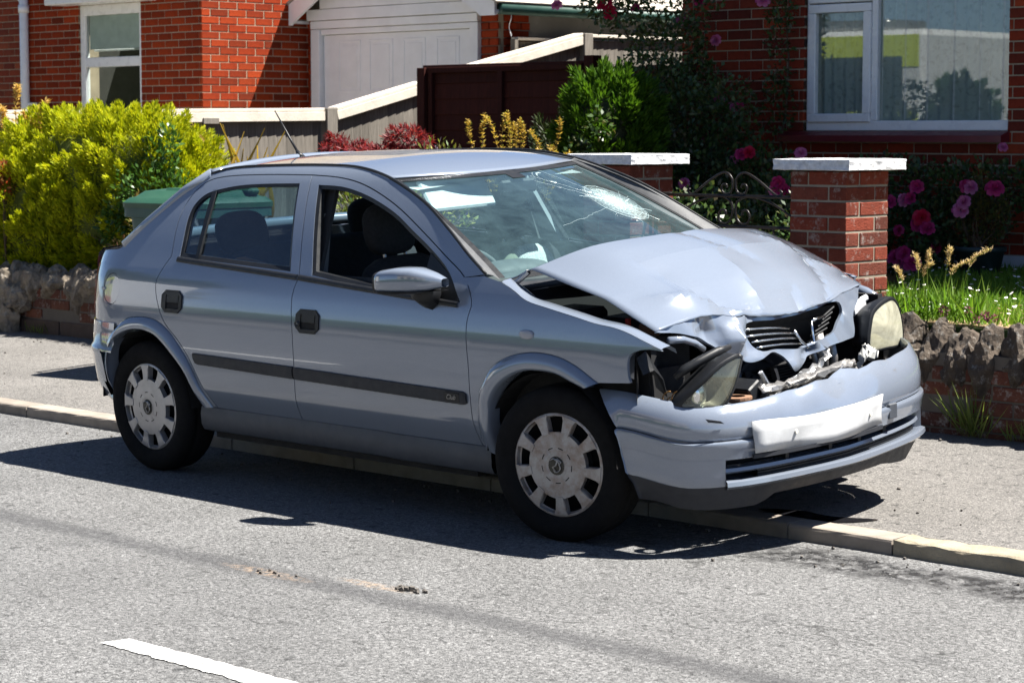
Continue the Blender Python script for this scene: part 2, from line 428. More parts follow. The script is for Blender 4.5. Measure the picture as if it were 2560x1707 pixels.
def body_side(sgn):
    vis = sgn < 0
    h = .03 if vis else .06
    f = side_fn(sgn)
    # rear quarter with C-pillar, cant rail and screen pillar
    fuel = [(-2.845+.072*math.cos(t), .839+.072*math.sin(t)) for t in np.linspace(0, 2*math.pi, 29)[:-1]]
    hol = [fuel] if vis else []
    q = panel('quarter_panel', inset(quarter, G_), f, PAINT, car, hol, h, .02)
    if vis:
        fc = panel('fuel_cap', inset(fuel, .003), side_fn(sgn, -.002), PAINT, q, (), .02, .012)
        MB().bbox((-2.915, sgn*(hw(-2.915, .838)+.001), .838), (.03, .006, .014), .002).build('finger_pull', PAINT, q)
    rd = panel('rear_door', inset(rear_door, G_), f, PAINT, car, [rwin], h, .03)
    fd = panel('front_door', inset(front_door, G_), f, PAINT, car, [fwin], h, .03)
    fpoly = fender
    if not vis: fpoly = np.array([p for p in fender if p[0] < .22 and not (p[0] > .1 and p[1] < .7)])
    fe = panel('front_wing', inset(fpoly, G_), f, PAINT, car, (), h, .015)
    # dark inner shell seen through the shut lines
    sh = cat([(-.42, .99)], gutter[3:-3], [(-2.3, 1.36), (-2.45, 1.28), (-2.62, 1.15), (-2.78, 1.0), (-2.95, .98), (-2.95, .72), (-2.72, .72)], archR_out[8:], [(-2.15, .25), (-.42, .25)], archF_out[1:8], [(.0, .76), (-.1, .84), (-.42, .9)])
    panel('inner_side', sh, side_fn(sgn, -.022), SHELL, car, [inset(rwin, -.012), inset(fwin, -.012)], .06, .0)
    # wheel-arch flares: bulged strips
    for a_out, a_in, nm in ((archR_out, archR_in, 'rear_arch_flare'), (archF_out, archF_in, 'front_arch_flare')):
        k = 46; 
        def res(L):
            L = np.array(L); s = np.r_[0, np.cumsum(np.linalg.norm(np.diff(L, axis=0), axis=1))]; t = np.linspace(0, s[-1], k)
            return np.stack([np.interp(t, s, L[:, 0]), np.interp(t, s, L[:, 1])], 1)
        A, B = res(a_out), res(a_in); rows = []
        for u, o_ in ((0, -.004), (0, .0035), (.12, .014), (.35, .022), (.6, .025), (.85, .022), (.97, .012), (1.0, -.003), (.985, -.05)):
            Q = A+(B-A)*u; rows.append(np.stack([Q[:, 0], sgn*(hw(Q[:, 0], Q[:, 1])+o_), Q[:, 1]], 1))
        MB().grid(rows if sgn < 0 else rows[::-1]).build(nm, PAINT, car, auto=R(50))
    # sill
    L = []
    for (z, o_) in ((.332, .001), (.33, .012), (.30, .020), (.25, .018), (.225, .005), (.215, -.02), (.21, -.25)):
        L.append([(x, sgn*(_w(.32)-.0+o_ if 1 else 0), z+(.004 if x < -1 else 0)) for x in np.linspace(-2.235, -.36, 24)])
    MB().grid(L if sgn < 0 else L[::-1]).build('sill', SILLP, car, auto=R(40))
    # belt mouldings, window seals
    def strip(name, P, wdt, o_, mat, par, dz=0):
        P = np.array(P); rows = []
        for u, oo in ((-.5, -.002), (-.5, o_*.6), (-.25, o_), (.25, o_), (.5, o_*.6), (.5, -.002)):
            z = P[:, 1]+u*wdt; rows.append(np.stack([P[:, 0], sgn*(hw(P[:, 0], z)+oo), z], 1))
        return MB().grid(rows if sgn > 0 else rows[::-1]).build(name, mat, par, auto=R(50))
    lin = lambda a, b, n=14: np.stack([np.linspace(a[0], b[0], n), np.linspace(a[1], b[1], n)], 1)
    strip('belt_moulding', lin((-2.38, .991), (-1.512, .949)), .022, .009, BLACKP, rd)
    strip('belt_moulding', lin((-1.500, .949), (-.50, .889)), .022, .009, BLACKP, fd)
    def seal(name, loop, par, wd):
        a = densify(loop, .03); b = inset(a, wd)
        f0 = side_fn(sgn, -.001)(a)[0]; f1 = side_fn(sgn, -.006)(b)[0]; f2 = side_fn(sgn, -.03)(b)[0]
        rows = [np.vstack([r, r[:1]]) for r in (f0, f1, f2)]
        MB().grid(rows).build(name, BLACKP, par, auto=R(50))
    seal('window_seal', rwin, rd, .016); seal('window_seal', fwin, fd, .017)
    # rear door glass and quarter light with divider
    ri = inset(rwin, .012)
    panel('window_glass', ri, side_fn(sgn, -.012), GLASS_S, rd, (), .05, 0)
    dv = np.array([(-2.292, 1.291), (-2.262, 1.297), (-2.232, .98), (-2.255, .984)])
    panel('window_divider', dv, side_fn(sgn, .000), BLACKP, rd, (), .05, .012)
    if not vis: panel('window_glass', inset(fwin, .012), side_fn(sgn, -.012), GLASS_S, fd, (), .05, 0)
    # mirror sail
    sail = np.array([(-.735, 1.078), (-.596, 1.000), (-.535, .95), (-.492, .902), (-.735, .906)])
    panel('mirror_sail', sail, side_fn(sgn, -.002), BLACKP, fd, (), .04, .01)
    # rubbing strips
    def slab(name, Q, o_, mat, par):
        Q = np.array(Q)
        def fn(P2):
            d = np.min([np.linalg.norm(P2-p, axis=1) for p in densify(Q, .01)], axis=0)
            b = o_*np.minimum(1, .35+d/.012)
            P, Nn = side_fn(sgn, 0)(P2); P = P.copy(); P[:, 1] += sgn*b; return P, Nn
        ob = panel(name, Q, fn, mat, par, (), .016, .02); return ob
    slab('rubbing_strip', [(-2.208, .583), (-2.200, .545), (-2.180, .535), (-1.508, .520), (-1.507, .572)], .016, DARKP, rd)
    fs = slab('rubbing_strip', [(-1.499, .571), (-1.498, .520), (-.455, .499), (-.441, .506), (-.441, .542), (-.456, .550)], .016, DARKP, fd)
    # door handles
    for (hx, hz), par in (((-2.361, .806), rd), ((-1.404, .772), fd)):
        wv = .075; hv = .051
        P = np.array([(hx+wv*sx*(1-.18*(abs(sy) > .8)), hz+hv*sy*(1-.22*(abs(sx) > .8))) for sx, sy in ((-1, -.7), (-.75, -1), (.75, -1), (1, -.7), (1, .7), (.75, 1), (-.75, 1), (-1, .7))])
        hole = np.array([(hx-.042, hz-.034), (hx+.055, hz-.034), (hx+.055, hz+.030), (hx-.042, hz+.030)])
        o = panel('door_handle', P, side_fn(sgn, .007), BLACKP, par, [hole], .02, .02)
        panel('handle_cup_shade', hole, side_fn(sgn, .0012), BLACK, par, (), .04, 0)  # flat black patch over the paint stands in for the shaded recess
        flap = np.array([(hx-.036, hz-.004), (hx+.05, hz-.004), (hx+.05, hz+.030), (hx-.036, hz+.030)])
        panel('handle_flap', flap, side_fn(sgn, .0065), BLACKP, par, (), .02, .012)
        if par is fd and vis:
            MB().lathe([(0, 0), (.008, 0), (.009, .004), (.011, .004), (.011, -.01)], 16, 1, (hx-.058, 0, hz-.012)).build('door_lock', STEEL, par).location = (0, sgn*(hw(hx-.058, hz-.012)+.008), 0)
    return q, rd, fd, fe, fs
qR, rdR, fdR, feR, fsR = body_side(-1)
body_side(1)
# script badge on the strip end
def text_mesh(name, body, size, mat, parent, M, shear=0, extr=.0006, space=1):
    cu = bpy.data.curves.new(name, 'FONT'); cu.body = body; cu.size = size; cu.extrude = extr; cu.shear = shear; cu.space_character = space
    cu.align_x = 'CENTER'; cu.align_y = 'CENTER'
    ob = bpy.data.objects.new(name, cu); COL.objects.link(ob); bpy.context.view_layer.update()
    me = bpy.data.meshes.new_from_object(ob.evaluated_get(bpy.context.evaluated_depsgraph_get()))
    COL.objects.unlink(ob); bpy.data.objects.remove(ob); bpy.data.curves.remove(cu)
    me.materials.clear(); me.materials.append(mat); o = bpy.data.objects.new(name, me); o.matrix_local = M; return link(o, parent)
bx, bz = -.515, .527
panel('trim_badge', np.array([(-.555, .510), (-.470, .508), (-.470, .543), (-.555, .545)]), side_fn(-1, .0172), BLACKP, fdR, (), .03, .003)
text_mesh('badge_lettering', 'Club', .028, ALU, fdR, Matrix.Translation((bx, -hw(bx, bz)-.0195, bz)) @ Matrix.Rotation(R(90), 4, 'X'), .35)
# side repeater on the wing
def blob(name, c, r, mat, parent, rot=None, seg=(16, 10), pw=2.6):
    """rounded box (superellipsoid)"""
    sg = lambda v: np.sign(v)*abs(v)**(2/pw); V = []; F = []; a, b = seg
    for i in range(b+1):
        ph = -math.pi/2+math.pi*i/b
        for j in range(a):
            th = 2*math.pi*j/a
            V.append((r[0]*sg(math.cos(ph))*sg(math.cos(th)), r[1]*sg(math.cos(ph))*sg(math.sin(th)), r[2]*sg(math.sin(ph))))
    V = np.array(V)
    if rot is not None: V = V @ np.array(rot.to_3x3()).T
    F = [(i*a+j, i*a+(j+1) % a, (i+1)*a+(j+1) % a, (i+1)*a+j) for i in range(b) for j in range(a)]
    return mesh_np(name, V+np.array(c), F, mat, parent)
blob('side_repeater', (-.105, -hw(-.105, .80)-.002, .798), (.036, .010, .018), ORANGE, feR)
# ---- wings' top flanges (turn inward under the bonnet)
for sgn in (-1, 1):
    P = np.array([(x, z) for x, z in fender_top if sgn < 0 or x < .2]); rows = []
    for dy, dz in ((.0015, -.001), (.012, .004), (.05, .008), (.075, -.005), (.078, -.06), (.085, -.20)):
        rows.append(np.stack([P[:, 0], sgn*(hw(P[:, 0], P[:, 1])-dy), P[:, 1]+dz*np.where((P[:, 0] > .36) & (dz < -.02), .12, 1)], 1))
    MB().grid(rows if sgn < 0 else rows[::-1]).build('wing_flange', PAINT, car, auto=R(45))
# ---- roof
gut = gutter[16:]   # from the screen header back
gx = gutter[::-1, 0]; gz = gutter[::-1, 1]
def gz_of(x): return np.interp(x, gx, gz)
rows = []; ny = 33
for u in np.linspace(0, 1, 40):
    row = []
    for v in np.linspace(-1, 1, ny):
        xf = -1.16+.135*(1-v*v); xr = -2.36-.06*(1-v*v); x = xf+(xr-xf)*u
        zg = gz_of(x); yg = hw(x, zg)-.012
        y = yg*v; row.append((x, y, zg-.004+.033*(1-abs(v)**2.2)))
    rows.append(row)
roof = MB().grid(np.array(rows)[:, ::-1]).build('roof', PAINT, car, smooth=True, solid=.006)
for sgn in (-1, 1):   # black gutter strips along the roof edge and down the screen pillar
    P = densify(np.vstack([gutter[::-1], gutter]), .05)[:len(densify(gutter, .05))]
    P = gutter; pts = [(x, sgn*(hw(x, z)-.004), z+.004) for x, z in P]
    MB().tube(pts, .006, 6).build('roof_gutter', BLACKP, roof, smooth=True)
# ---- hatch: rear glass, tailgate, tail
def tail_row(x, z, bow, ymax, n=17, dz=.0):
    return [(x-bow*(1-v*v), ymax*v, z+dz*(1-v*v)) for v in np.linspace(-1, 1, n)]
T = [tail_row(-2.36, 1.362, .06, .565, dz=.033), tail_row(-2.505, 1.283, .06, .60, dz=.028), tail_row(-2.70, 1.142, .07, .66, dz=.02), tail_row(-2.818, 1.042, .08, .70, dz=.01)]
hatch = MB().grid(T).build('rear_hatch_glass', GLASS_S, car, smooth=True)
fr = MB()
for sgn in (-1, 1):
    fr.tube([(-2.36, sgn*.562, 1.36), (-2.505, sgn*.612, 1.281), (-2.70, sgn*.685, 1.14), (-2.83, sgn*.735, 1.035)], .028, 8)
fr.tube(T[0], .02, 8).tube(T[3], .03, 8)
fr.build('hatch_frame', PAINT, hatch, smooth=True)
T2 = [tail_row(-2.82, 1.04, .08, .735), tail_row(-3.03, 1.015, .09, .725), tail_row(-3.12, .985, .10, .69), tail_row(-3.185, .93, .09, .66), tail_row(-3.20, .80, .08, .64), tail_row(-3.20, .68, .07, .64)]
MB().grid(T2).build('tailgate', PAINT, car, smooth=True)
for sgn in (-1, 1):
    rows = []
    for x, o_ in ((-3.04, .002), (-3.085, .006), (-3.14, .012), (-3.19, .012), (-3.22, -.01)):
        rows.append([(x, sgn*(hw(x, z)+o_), z) for z in np.linspace(.945, .695, 10)])
    MB().grid(rows if sgn < 0 else rows[::-1]).build('tail_light', REDLENS, car, smooth=True)
# rear bumper
def rear_plan(o_, z, n=41):
    pts = []
    for s in (-1, 1):
        L = [(x, s*(hw(x, .6)+o_), z) for x in np.linspace(-2.80, -3.16-o_, 16)]
        pts.append(L)
    xe = pts[0][-1][0]; ye = pts[0][-1][1]
    mid = [(xe-.07*math.cos(math.pi/2*t)**.6-(0), ye*t, z) for t in np.linspace(.85, -.85, 13)]
    return pts[0]+[(m[0], m[1], z) for m in mid]+pts[1][::-1]
rows = [rear_plan(o_, z) for o_, z in ((-.03, .69), (.004, .682), (.012, .64), (.016, .58), (.030, .562), (.034, .548), (.026, .53), (.018, .47), (.008, .40), (-.02, .33), (-.05, .30), (-.16, .29))]
rows = np.array(rows)
rows[:, :, 2] += 0
rb = MB().grid(rows).build('rear_bumper', PAINT, car, auto=R(60))
# clear the arch opening: trim stations in front of the arch edge
bm = bmesh.new(); bm.from_mesh(rb.data)
kill = [f for f in bm.faces if (lambda c: c.x > -2.79-.0 or (c.x > -2.90 and c.z < .545) or ((c.x+2.61)**2+(c.z-.31)**2 < .315**2))(f.calc_center_median())]
bmesh.ops.delete(bm, geom=kill, context='FACES'); bm.to_mesh(rb.data); bm.free()

# ================================================================== screen, bonnet, nose
def scr(u, v, o_=0):
    """windscreen surface: u 0 bottom..1 top, v -1 right..1 left"""
    b = np.array([-.385+.20*(1-v*v), .700*v, .985]); t = np.array([-1.162+.135*(1-v*v), .540*v, 1.352+.0*(1-v*v)])
    p = b+(t-b)*u; bow = .035*4*u*(1-u)
    return p+np.array([.42, 0, .9])*(bow*.55+o_)
US, VS = np.linspace(0, 1, 15), np.linspace(-1, 1, 25)
ws = MB().grid([[scr(u, v) for v in VS] for u in US]).build('windscreen', GLASS_W, car, smooth=True)
# black edge band on the glass
bb = MB()
for (u0, u1) in ((.955, 1.0),):
    bb.grid([[scr(u, v, .0025) for v in VS] for u in (u0, u1)])
bb.grid([[scr(u, v, .0025) for v in np.linspace(-.08, .06, 5)] for u in (.9, .956)])
for s in (-1, 1): bb.grid([[scr(u, v, .0025) for v in (s*1.0, s*.965)][::s] for u in US])
bb.build('screen_edge_band', BLACKP, ws, smooth=True)
for sgn in (-1, 1):  # grey plastic trim between the glass and the gutter
    A = [scr(u, sgn*1.0, .004) for u in np.linspace(-.02, 1.0, 16)]
    Bz = np.interp(np.linspace(0, 1, 16), [0, 1], [0, 1]); L = gutter[:21]
    s = np.r_[0, np.cumsum(np.linalg.norm(np.diff(L, axis=0), axis=1))]; t = np.linspace(0, s[-1], 16)
    gxz = np.stack([np.interp(t, s, L[:, 0]), np.interp(t, s, L[:, 1])], 1)
    Bp = [(x, sgn*(hw(x, z)-.006), z+.004) for x, z in gxz]
    M_ = [(np.array(a)+np.array(b))/2+np.array([.004, sgn*.004, .006]) for a, b in zip(A, Bp)]
    rows = [A, M_, Bp]
    MB().grid(rows if sgn > 0 else rows[::-1]).build('screen_pillar_trim', TRIMP, ws, auto=R(60))
# --- cracks: bright crazed lines and a frosted impact patch on the outside of the glass
FROST, fn_, fo_ = nmat('crazed_glass'); v_ = coords(fn_)
vo = N(fn_, 'TexVoronoi', feature='DISTANCE_TO_EDGE'); vo.inputs['Scale'].default_value = 55; lk(fn_, v_, vo.inputs['Vector'])
vo2 = N(fn_, 'TexVoronoi', feature='DISTANCE_TO_EDGE'); vo2.inputs['Scale'].default_value = 120; lk(fn_, v_, vo2.inputs['Vector'])
edge = mth(fn_, 'MAXIMUM', ramp(fn_, vo.outputs['Distance'], [(0, 1), (.07, 0)]), ramp(fn_, vo2.outputs['Distance'], [(0, .7), (.06, 0)]))
uvn = N(fn_, 'Attribute', attribute_name='frost'); 
fac = mth(fn_, 'MULTIPLY', uvn.outputs['Fac'], mth(fn_, 'MINIMUM', mth(fn_, 'ADD', mth(fn_, 'MULTIPLY', uvn.outputs['Fac'], .42), edge), 1))
dif = N(fn_, 'BsdfPrincipled'); dif.inputs['Base Color'].default_value = (.62, .80, .80, 1); dif.inputs['Roughness'].default_value = .35
tr_ = N(fn_, 'BsdfTransparent'); mx_ = N(fn_, 'MixShader'); lk(fn_, fac, mx_.inputs[0]); lk(fn_, tr_.outputs[0], mx_.inputs[1]); lk(fn_, dif.outputs[0], mx_.inputs[2]); lk(fn_, mx_.outputs[0], fo_.inputs[0])
def frost(cu, cv, ru, rv, name, k=1.0):
    m = MB(); rr = np.linspace(0, 1, 9); th = np.linspace(0, 2*math.pi, 33)
    G = [[scr(cu+ru*r*math.sin(t), cv+rv*r*math.cos(t), .006-.004*r) for t in th] for r in rr]
    m.grid(G); o = m.build(name, FROST, ws, smooth=True)
    at = o.data.attributes.new('frost', 'FLOAT', 'POINT')
    at.data.foreach_set('value', [k*max(0, 1-r)**.8 for r in rr for t in th]); return o
frost(.53, .47, .20, .22, 'impact_patch', .95)
CRK = simple('crack_white', (.55, .70, .72), .3, 0, .1, 10)
cm = MB()
def crack(p0, p1, wob=.02, seg=10, r=.0011):
    P = []
    for t in np.linspace(0, 1, seg+1):
        e = wob*math.sin(math.pi*t)
        P.append(scr(p0[0]+(p1[0]-p0[0])*t+random.uniform(-e, e), p0[1]+(p1[1]-p0[1])*t+random.uniform(-e, e), .004))
    cm.tube(P, r, 4)
C0 = (.53, .47)
for i in range(16):
    a = random.uniform(0, 2*math.pi); l = random.uniform(.6, 1.5); s0 = random.uniform(.3, .75)
    crack((C0[0]+.17*s0*math.sin(a), C0[1]+.19*s0*math.cos(a)), (C0[0]+.17*l*math.sin(a+.2), C0[1]+.19*l*math.cos(a+.2)), .008, 7, .0006)
for i in range(16):   # rings round the impact
    a0 = random.uniform(0, 6.28); da = random.uniform(.6, 1.8); rr_ = random.uniform(.75, 1.15)
    P = [scr(C0[0]+.17*rr_*math.sin(a)+random.uniform(-.004, .004), C0[1]+.19*rr_*math.cos(a)+random.uniform(-.004, .004), .004) for a in np.linspace(a0, a0+da, 12)]
    cm.tube(P, .0006, 4)
for a, b in (((.64, .38), (.90, .1)), ((.68, .42), (.95, .3)), ((.6, .36), (.84, .05)), ((.5, .3), (.38, -.3))): crack(a, b, .006, 16, .0003)
for i in range(5):   # second web above
    a0 = random.uniform(0, 6.28); rr_ = random.uniform(.5, 1.1)
    P = [scr(.86+.09*rr_*math.sin(a), .24+.13*rr_*math.cos(a), .004) for a in np.linspace(a0, a0+random.uniform(.6, 1.6), 9)]
    cm.tube(P, .0008, 4)
cm.build('crack_lines', CRK, ws)
# --- bonnet: buckled up behind, folded down at the nose
CT = np.array([
 [(-.333, -.72, .978), (-.265, -.48, .99), (-.215, -.22, .995), (-.20, 0, 1.0), (-.215, .22, .995), (-.265, .46, .99), (-.33, .70, .985)],
 [(-.262, -.72, .999), (-.165, -.50, 1.047), (-.11, -.23, 1.062), (-.095, -.02, 1.066), (-.11, .21, 1.055), (-.155, .45, 1.04), (-.27, .70, 1.02)],
 [(-.176, -.722, 1.030), (-.05, -.51, 1.104), (.02, -.24, 1.122), (.04, -.04, 1.126), (.02, .20, 1.110), (-.03, .44, 1.085), (-.20, .70, 1.050)],
 [(.013, -.722, .983), (.13, -.49, 1.050), (.17, -.23, 1.068), (.19, -.02, 1.068), (.18, .20, 1.058), (.13, .45, 1.032), (-.03, .705, 1.0)],
 [(.202, -.722, .937), (.30, -.47, .968), (.335, -.22, .958), (.345, 0, .962), (.335, .21, .962), (.285, .44, .952), (.16, .705, .926)],
 [(.335, -.722, .878), (.40, -.462, .918), (.415, -.22, .893), (.42, 0, .898), (.41, .205, .905), (.37, .44, .90), (.26, .68, .885)],
 [(.453, -.723, .829), (.467, -.450, .860), (.480, -.225, .829), (.485, -.03, .818), (.474, .17, .829), (.440, .40, .846), (.400, .597, .857)]])
A1 = np.array([cr(r_, 8) for r_ in CT]); A2 = np.array([cr(A1[:, j], 9) for j in range(A1.shape[1])]).transpose(1, 0, 2)
_t = np.linspace(0, CT.shape[0]-1, A2.shape[0]); _i = np.minimum(_t.astype(int), CT.shape[0]-2); _f = (_t-_i)[:, None, None]
A2 = .3*A2+.7*(A1[_i]*(1-_f)+A1[_i+1]*_f)
ii, jj = np.meshgrid(np.linspace(0, 1, A2.shape[0]), np.linspace(0, 1, A2.shape[1]), indexing='ij')
# creases pressed in by the crash: a long fold towards the nose and shallow dents
def fold(p, q, wd, amp):
    p = np.array(p); q = np.array(q); d = q-p; L = np.linalg.norm(d); d = d/L
    s = (ii-p[0])*d[0]+(jj-p[1])*d[1]; t = (ii-p[0])*-d[1]+(jj-p[1])*d[0]
    return amp*np.exp(-np.abs(t)/wd)*np.clip(s/(.25*L), 0, 1)*np.clip((L-s)/(.12*L)+.3, 0, 1)*(s > 0)*(s < L*1.15)
A2[:, :, 2] += fold((.42, .18), (1.0, .27), .055, -.030)+fold((.50, .45), (1.0, .40), .05, .018)+fold((.45, .88), (1.0, .74), .05, -.026)+fold((.36, .70), (.80, .97), .04, .014)
A2[:, :, 2] += fold((.72, .05), (1.0, .34), .035, .020)+fold((.22, .40), (.62, .58), .035, -.008)+fold((.78, .60), (1.0, .58), .03, -.012)
A2[:, :, 2] += .0025*np.sin(ii*9+jj*5)*np.sin(jj*7)*ii
lip = np.exp(-((jj-.58)/.22)**4); A2[:, :, 0] += .018*lip*np.clip((ii-.86)/.14, 0, 1); A2[:, :, 2] -= .006*lip*np.clip((ii-.9)/.1, 0, 1)
jg = np.random.default_rng(4).normal(0, 1, A2.shape[1]); A2[-1, 2:-2, 2] += .0014*jg[2:-2]; A2[-1, 2:-2, 0] += .0015*np.roll(jg, 3)[2:-2]
bon = MB().grid(A2[:, ::-1]).build('bonnet', PAINT, car, auto=R(6), solid=.004)
for pr_ in ((.30, .40, .55), (.5, .62, .7)): pass
# nose of the bonnet: folded face with the grille opening
def nose_x(y, z):
    b = .48+.22*(.84-z)-np.where(y > 0, .08*(y/.6)**2, .03*(y/.72)**2)
    b = b+.075*np.maximum(0, 1-np.abs(y+.335-.3*(z-.75))/.075)*np.maximum(0, 1-np.abs(z-.765)/.10)-.035*np.maximum(0, 1-np.abs(y+.45)/.07)*np.maximum(0, 1-np.abs(z-.80)/.08)
    b = b+.03*np.exp(-((y+.03)/.05)**2-((z-.62)/.04)**2)-.03*np.exp(-((y-.12)/.06)**2-((z-.65)/.03)**2)+.025*np.exp(-((y+.22)/.06)**2-((z-.67)/.03)**2)
    return b+.004*np.sin(40*y+30*z)
def nose_fn(Q):
    Q = np.atleast_2d(Q); y, z = Q[:, 0], Q[:, 1]; e = 2e-3
    P = np.stack([nose_x(y, z), y, z], 1)
    Nn = np.stack([np.ones_like(y), -(nose_x(y+e, z)-nose_x(y-e, z))/(2*e), -(nose_x(y, z+e)-nose_x(y, z-e))/(2*e)], 1)
    return P, Nn/np.linalg.norm(Nn, axis=1)[:, None]
fold_line = A2[-1][:, 1:]          # (y,z) of the bonnet's front edge
lowl = cr([(.597, .857), (.55, .815), (.476, .744), (.455, .69), (.436, .667), (.293, .662), (.148, .641), (.048, .622), (-.037, .598), (-.068, .657), (-.12, .682), (-.172, .678), (-.24, .663), (-.289, .666), (-.335, .690), (-.404, .722), (-.478, .773), (-.55, .795), (-.622, .813), (-.723, .826)], 4)
ghole = np.array([(-.262, .783), (-.226, .808), (-.058, .800), (.142, .808), (.352, .822), (.380, .771), (.286, .709), (.186, .690), (.088, .672), (-.101, .690), (-.215, .702)])
nose = panel('bonnet_nose', np.vstack([fold_line, lowl[1:-1]]), nose_fn, PAINT, bon, [cr(ghole, 4, True)], .018, .012)
# inner frame, grille bars and the V-shaped badge carrier
MB().grid([[(x, y, z) for (x, y, z) in ((.43-.0, yy, .80+.012*yy), (.40, yy, .76), (.36, yy, .66), (.40, yy, .60))] for yy in np.linspace(-.33, .40, 12)]).build('grille_backing', BLACK, nose)
gb = MB()
for (y0, z0, y1, z1) in ((-.250, .780, .03, .752), (-.233, .753, .061, .729), (-.202, .727, .079, .708), (-.175, .702, .096, .684)):
    P = [(.475+.01*math.sin(t*3), y0+(y1-y0)*t, z0+(z1-z0)*t+.006*math.sin(t*3.14)) for t in np.linspace(0, 1, 9)]
    gb.tube(P, [.0045]*9, 6)
gb.build('grille_bar', CHROME, nose, smooth=True)
MB().tube([(.478, .055, .742), (.485, .085, .70), (.49, .122, .668), (.49, .168, .668), (.482, .166, .72), (.478, .165, .765)], .0065, 6).tube([(.478, .165, .765), (.475, .20, .77), (.470, .262, .772)], .006, 6).build('badge_carrier', CHROME, nose, smooth=True)
g2 = MB()
for k in range(5): g2.tube([(.462, .19+.018*k, .70+.018*k), (.45, .30+.012*k, .72+.02*k)], .004, 5)
g2.build('grille_bar', BLACKP, nose)
# ================================================================== engine bay
bay = MB()
bay.box((-.05, 0, .33), (.9, 1.3, .05)); bay.box((-.38, 0, .62), (.04, 1.36, .68))
for s in (-1, 1): bay.box((.02, s*.70, .56), (.80, .03, .50)); bay.box((.36, s*.62, .50), (.10, .20, .36))
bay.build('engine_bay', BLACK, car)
# scuttle panel under the screen and wiper spindle
MB().grid([[(-.39+.20*(1-v*v)+dx, .70*v, z) for v in np.linspace(-1, 1, 15)] for dx, z in ((-.02, .972), (.03, .955), (.10, .945), (.13, .90))]).build('scuttle_panel', DARKP, car, smooth=True)
MB().grid([[(-.21+.09*u, -.69+.26*t, .947+.014*u) for u in (0, .5, 1)] for t in np.linspace(0, 1, 6)]).build('scuttle_flap', TRIMP, car, solid=.003)
MB().tube([(-.31, -.73, .955), (-.25, -.722, .985), (-.20, -.715, 1.022)], .011, 6).build('bonnet_hinge', STEEL, car)
eng = MB()
eng.bbox((.0, .12, .70), (.42, .55, .28), .03).bbox((.05, .05, .86), (.30, .46, .05), .02)
eng.build('engine_block', DARKP, car, bevel=.01)
MB().bbox((.12, -.46, .74), (.22, .18, .20), .012).build('battery', BLACKP, car)
MB().bbox((-.12, -.55, .80), (.20, .20, .14), .02).build('air_box', DARKP, car)
MB().lathe([(.0, .1), (.09, .1), (.10, .02), (.10, -.1)], 20, 2, (-.1, .52, .80)).build('strut_top', DARKP, car)
MB().bbox((.24, -.52, .80), (.06, .07, .05), .008).build('fuse_box', RUST, car)
MB().bbox((.205, -.60, .835), (.02, .02, .03), .004).build('red_terminal', simple('red_cap', (.4, .02, .015), .5), car)
# radiator with fins
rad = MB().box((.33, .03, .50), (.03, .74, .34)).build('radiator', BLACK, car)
fm = MB()
for k in range(26): fm.box((.349, .06, .365+k*.0115), (.006, .62, .004))
fm.build('radiator_fins', simple('radiator_metal', (.11, .11, .115), .5, .6), rad)
fm = MB(); fm.lathe([(.115, .0), (.12, .02), (.135, .02), (.14, -.02)], 28, 0, (.375, -.07, .52)); fm.lathe([(.0, .012), (.05, .012), (.055, 0)], 20, 0, (.372, -.07, .52))
for k in range(6):
    a = k*math.pi/3; fm.box((.376, -.07+.085*math.cos(a), .52+.085*math.sin(a)), (.006, .05, .035), Matrix.Rotation(a, 3, 'X'))
fm.build('cooling_fan', DARKP, car)
MB().box((.40, -.27, .56), (.03, .16, .16)).box((.405, -.30, .62), (.035, .05, .10)).build('fan_shroud', simple('grey_plastic', (.10, .11, .13), .5), car, bevel=.01)
for (y0, z0, y1, z1, r_) in ((.245, .70, .275, .53, .028), (.33, .69, .34, .50, .018), (.20, .68, .23, .52, .012)):
    MB().tube([(.44, y0, z0), (.45, (y0+y1)/2+.006, (z0+z1)/2), (.44, y1, z1)], r_, 10).build('buckled_strut', ALU, car, smooth=True)
MB().tube([(.62, -.33, .64), (.63, -.30, .585), (.64, -.29, .545)], .010, 8).build('broken_spring', STEEL, car)
# torn slam panel and crash beam lying along the bumper
def crumple(name, pts, wd, mat, amp=.012, up=(0, .3, 1), n=26, seed=1):
    r = np.random.default_rng(seed); P = cr(pts, max(2, n//(len(pts)-1))); up = np.array(up, float); up /= np.linalg.norm(up)
    rows = []
    for u in np.linspace(-.5, .5, 4):
        w_ = wd*(.75+.4*r.random(len(P))); rows.append(P+up*(u*w_)[:, None]+r.normal(0, amp*.35, P.shape)+np.array([1, 0, 0])*(amp*math.cos(u*6)))
    return MB().grid(rows).build(name, mat, car, auto=R(25), solid=.002)
crumple('torn_slam_panel', [(.665, -.385, .575), (.675, -.28, .585), (.685, -.19, .588), (.69, -.08, .60), (.688, .03, .61), (.675, .12, .612), (.66, .20, .607)], .035, ALU, .012, seed=3)
crumple('torn_bumper_beam', [(.675, -.35, .545), (.69, -.25, .548), (.70, -.15, .548), (.71, -.02, .566), (.70, .08, .572), (.68, .19, .575)], .03, STEEL, .010, seed=5)
crumple('bent_crossmember', [(.63, -.36, .535), (.64, -.24, .565), (.655, -.12, .60), (.65, -.02, .62), (.63, .05, .64), (.60, .12, .66)], .028, STEEL, .014, seed=8)
MB().bbox((.60, -.39, .575), (.10, .075, .07), .006, Matrix.Rotation(.5, 3, 'X')).build('crash_can', BLACKP, car)
MB().bbox((.635, -.345, .565), (.05, .03, .075), .004, Matrix.Rotation(.6, 3, 'X')).build('crash_can_plate', ALU, car)
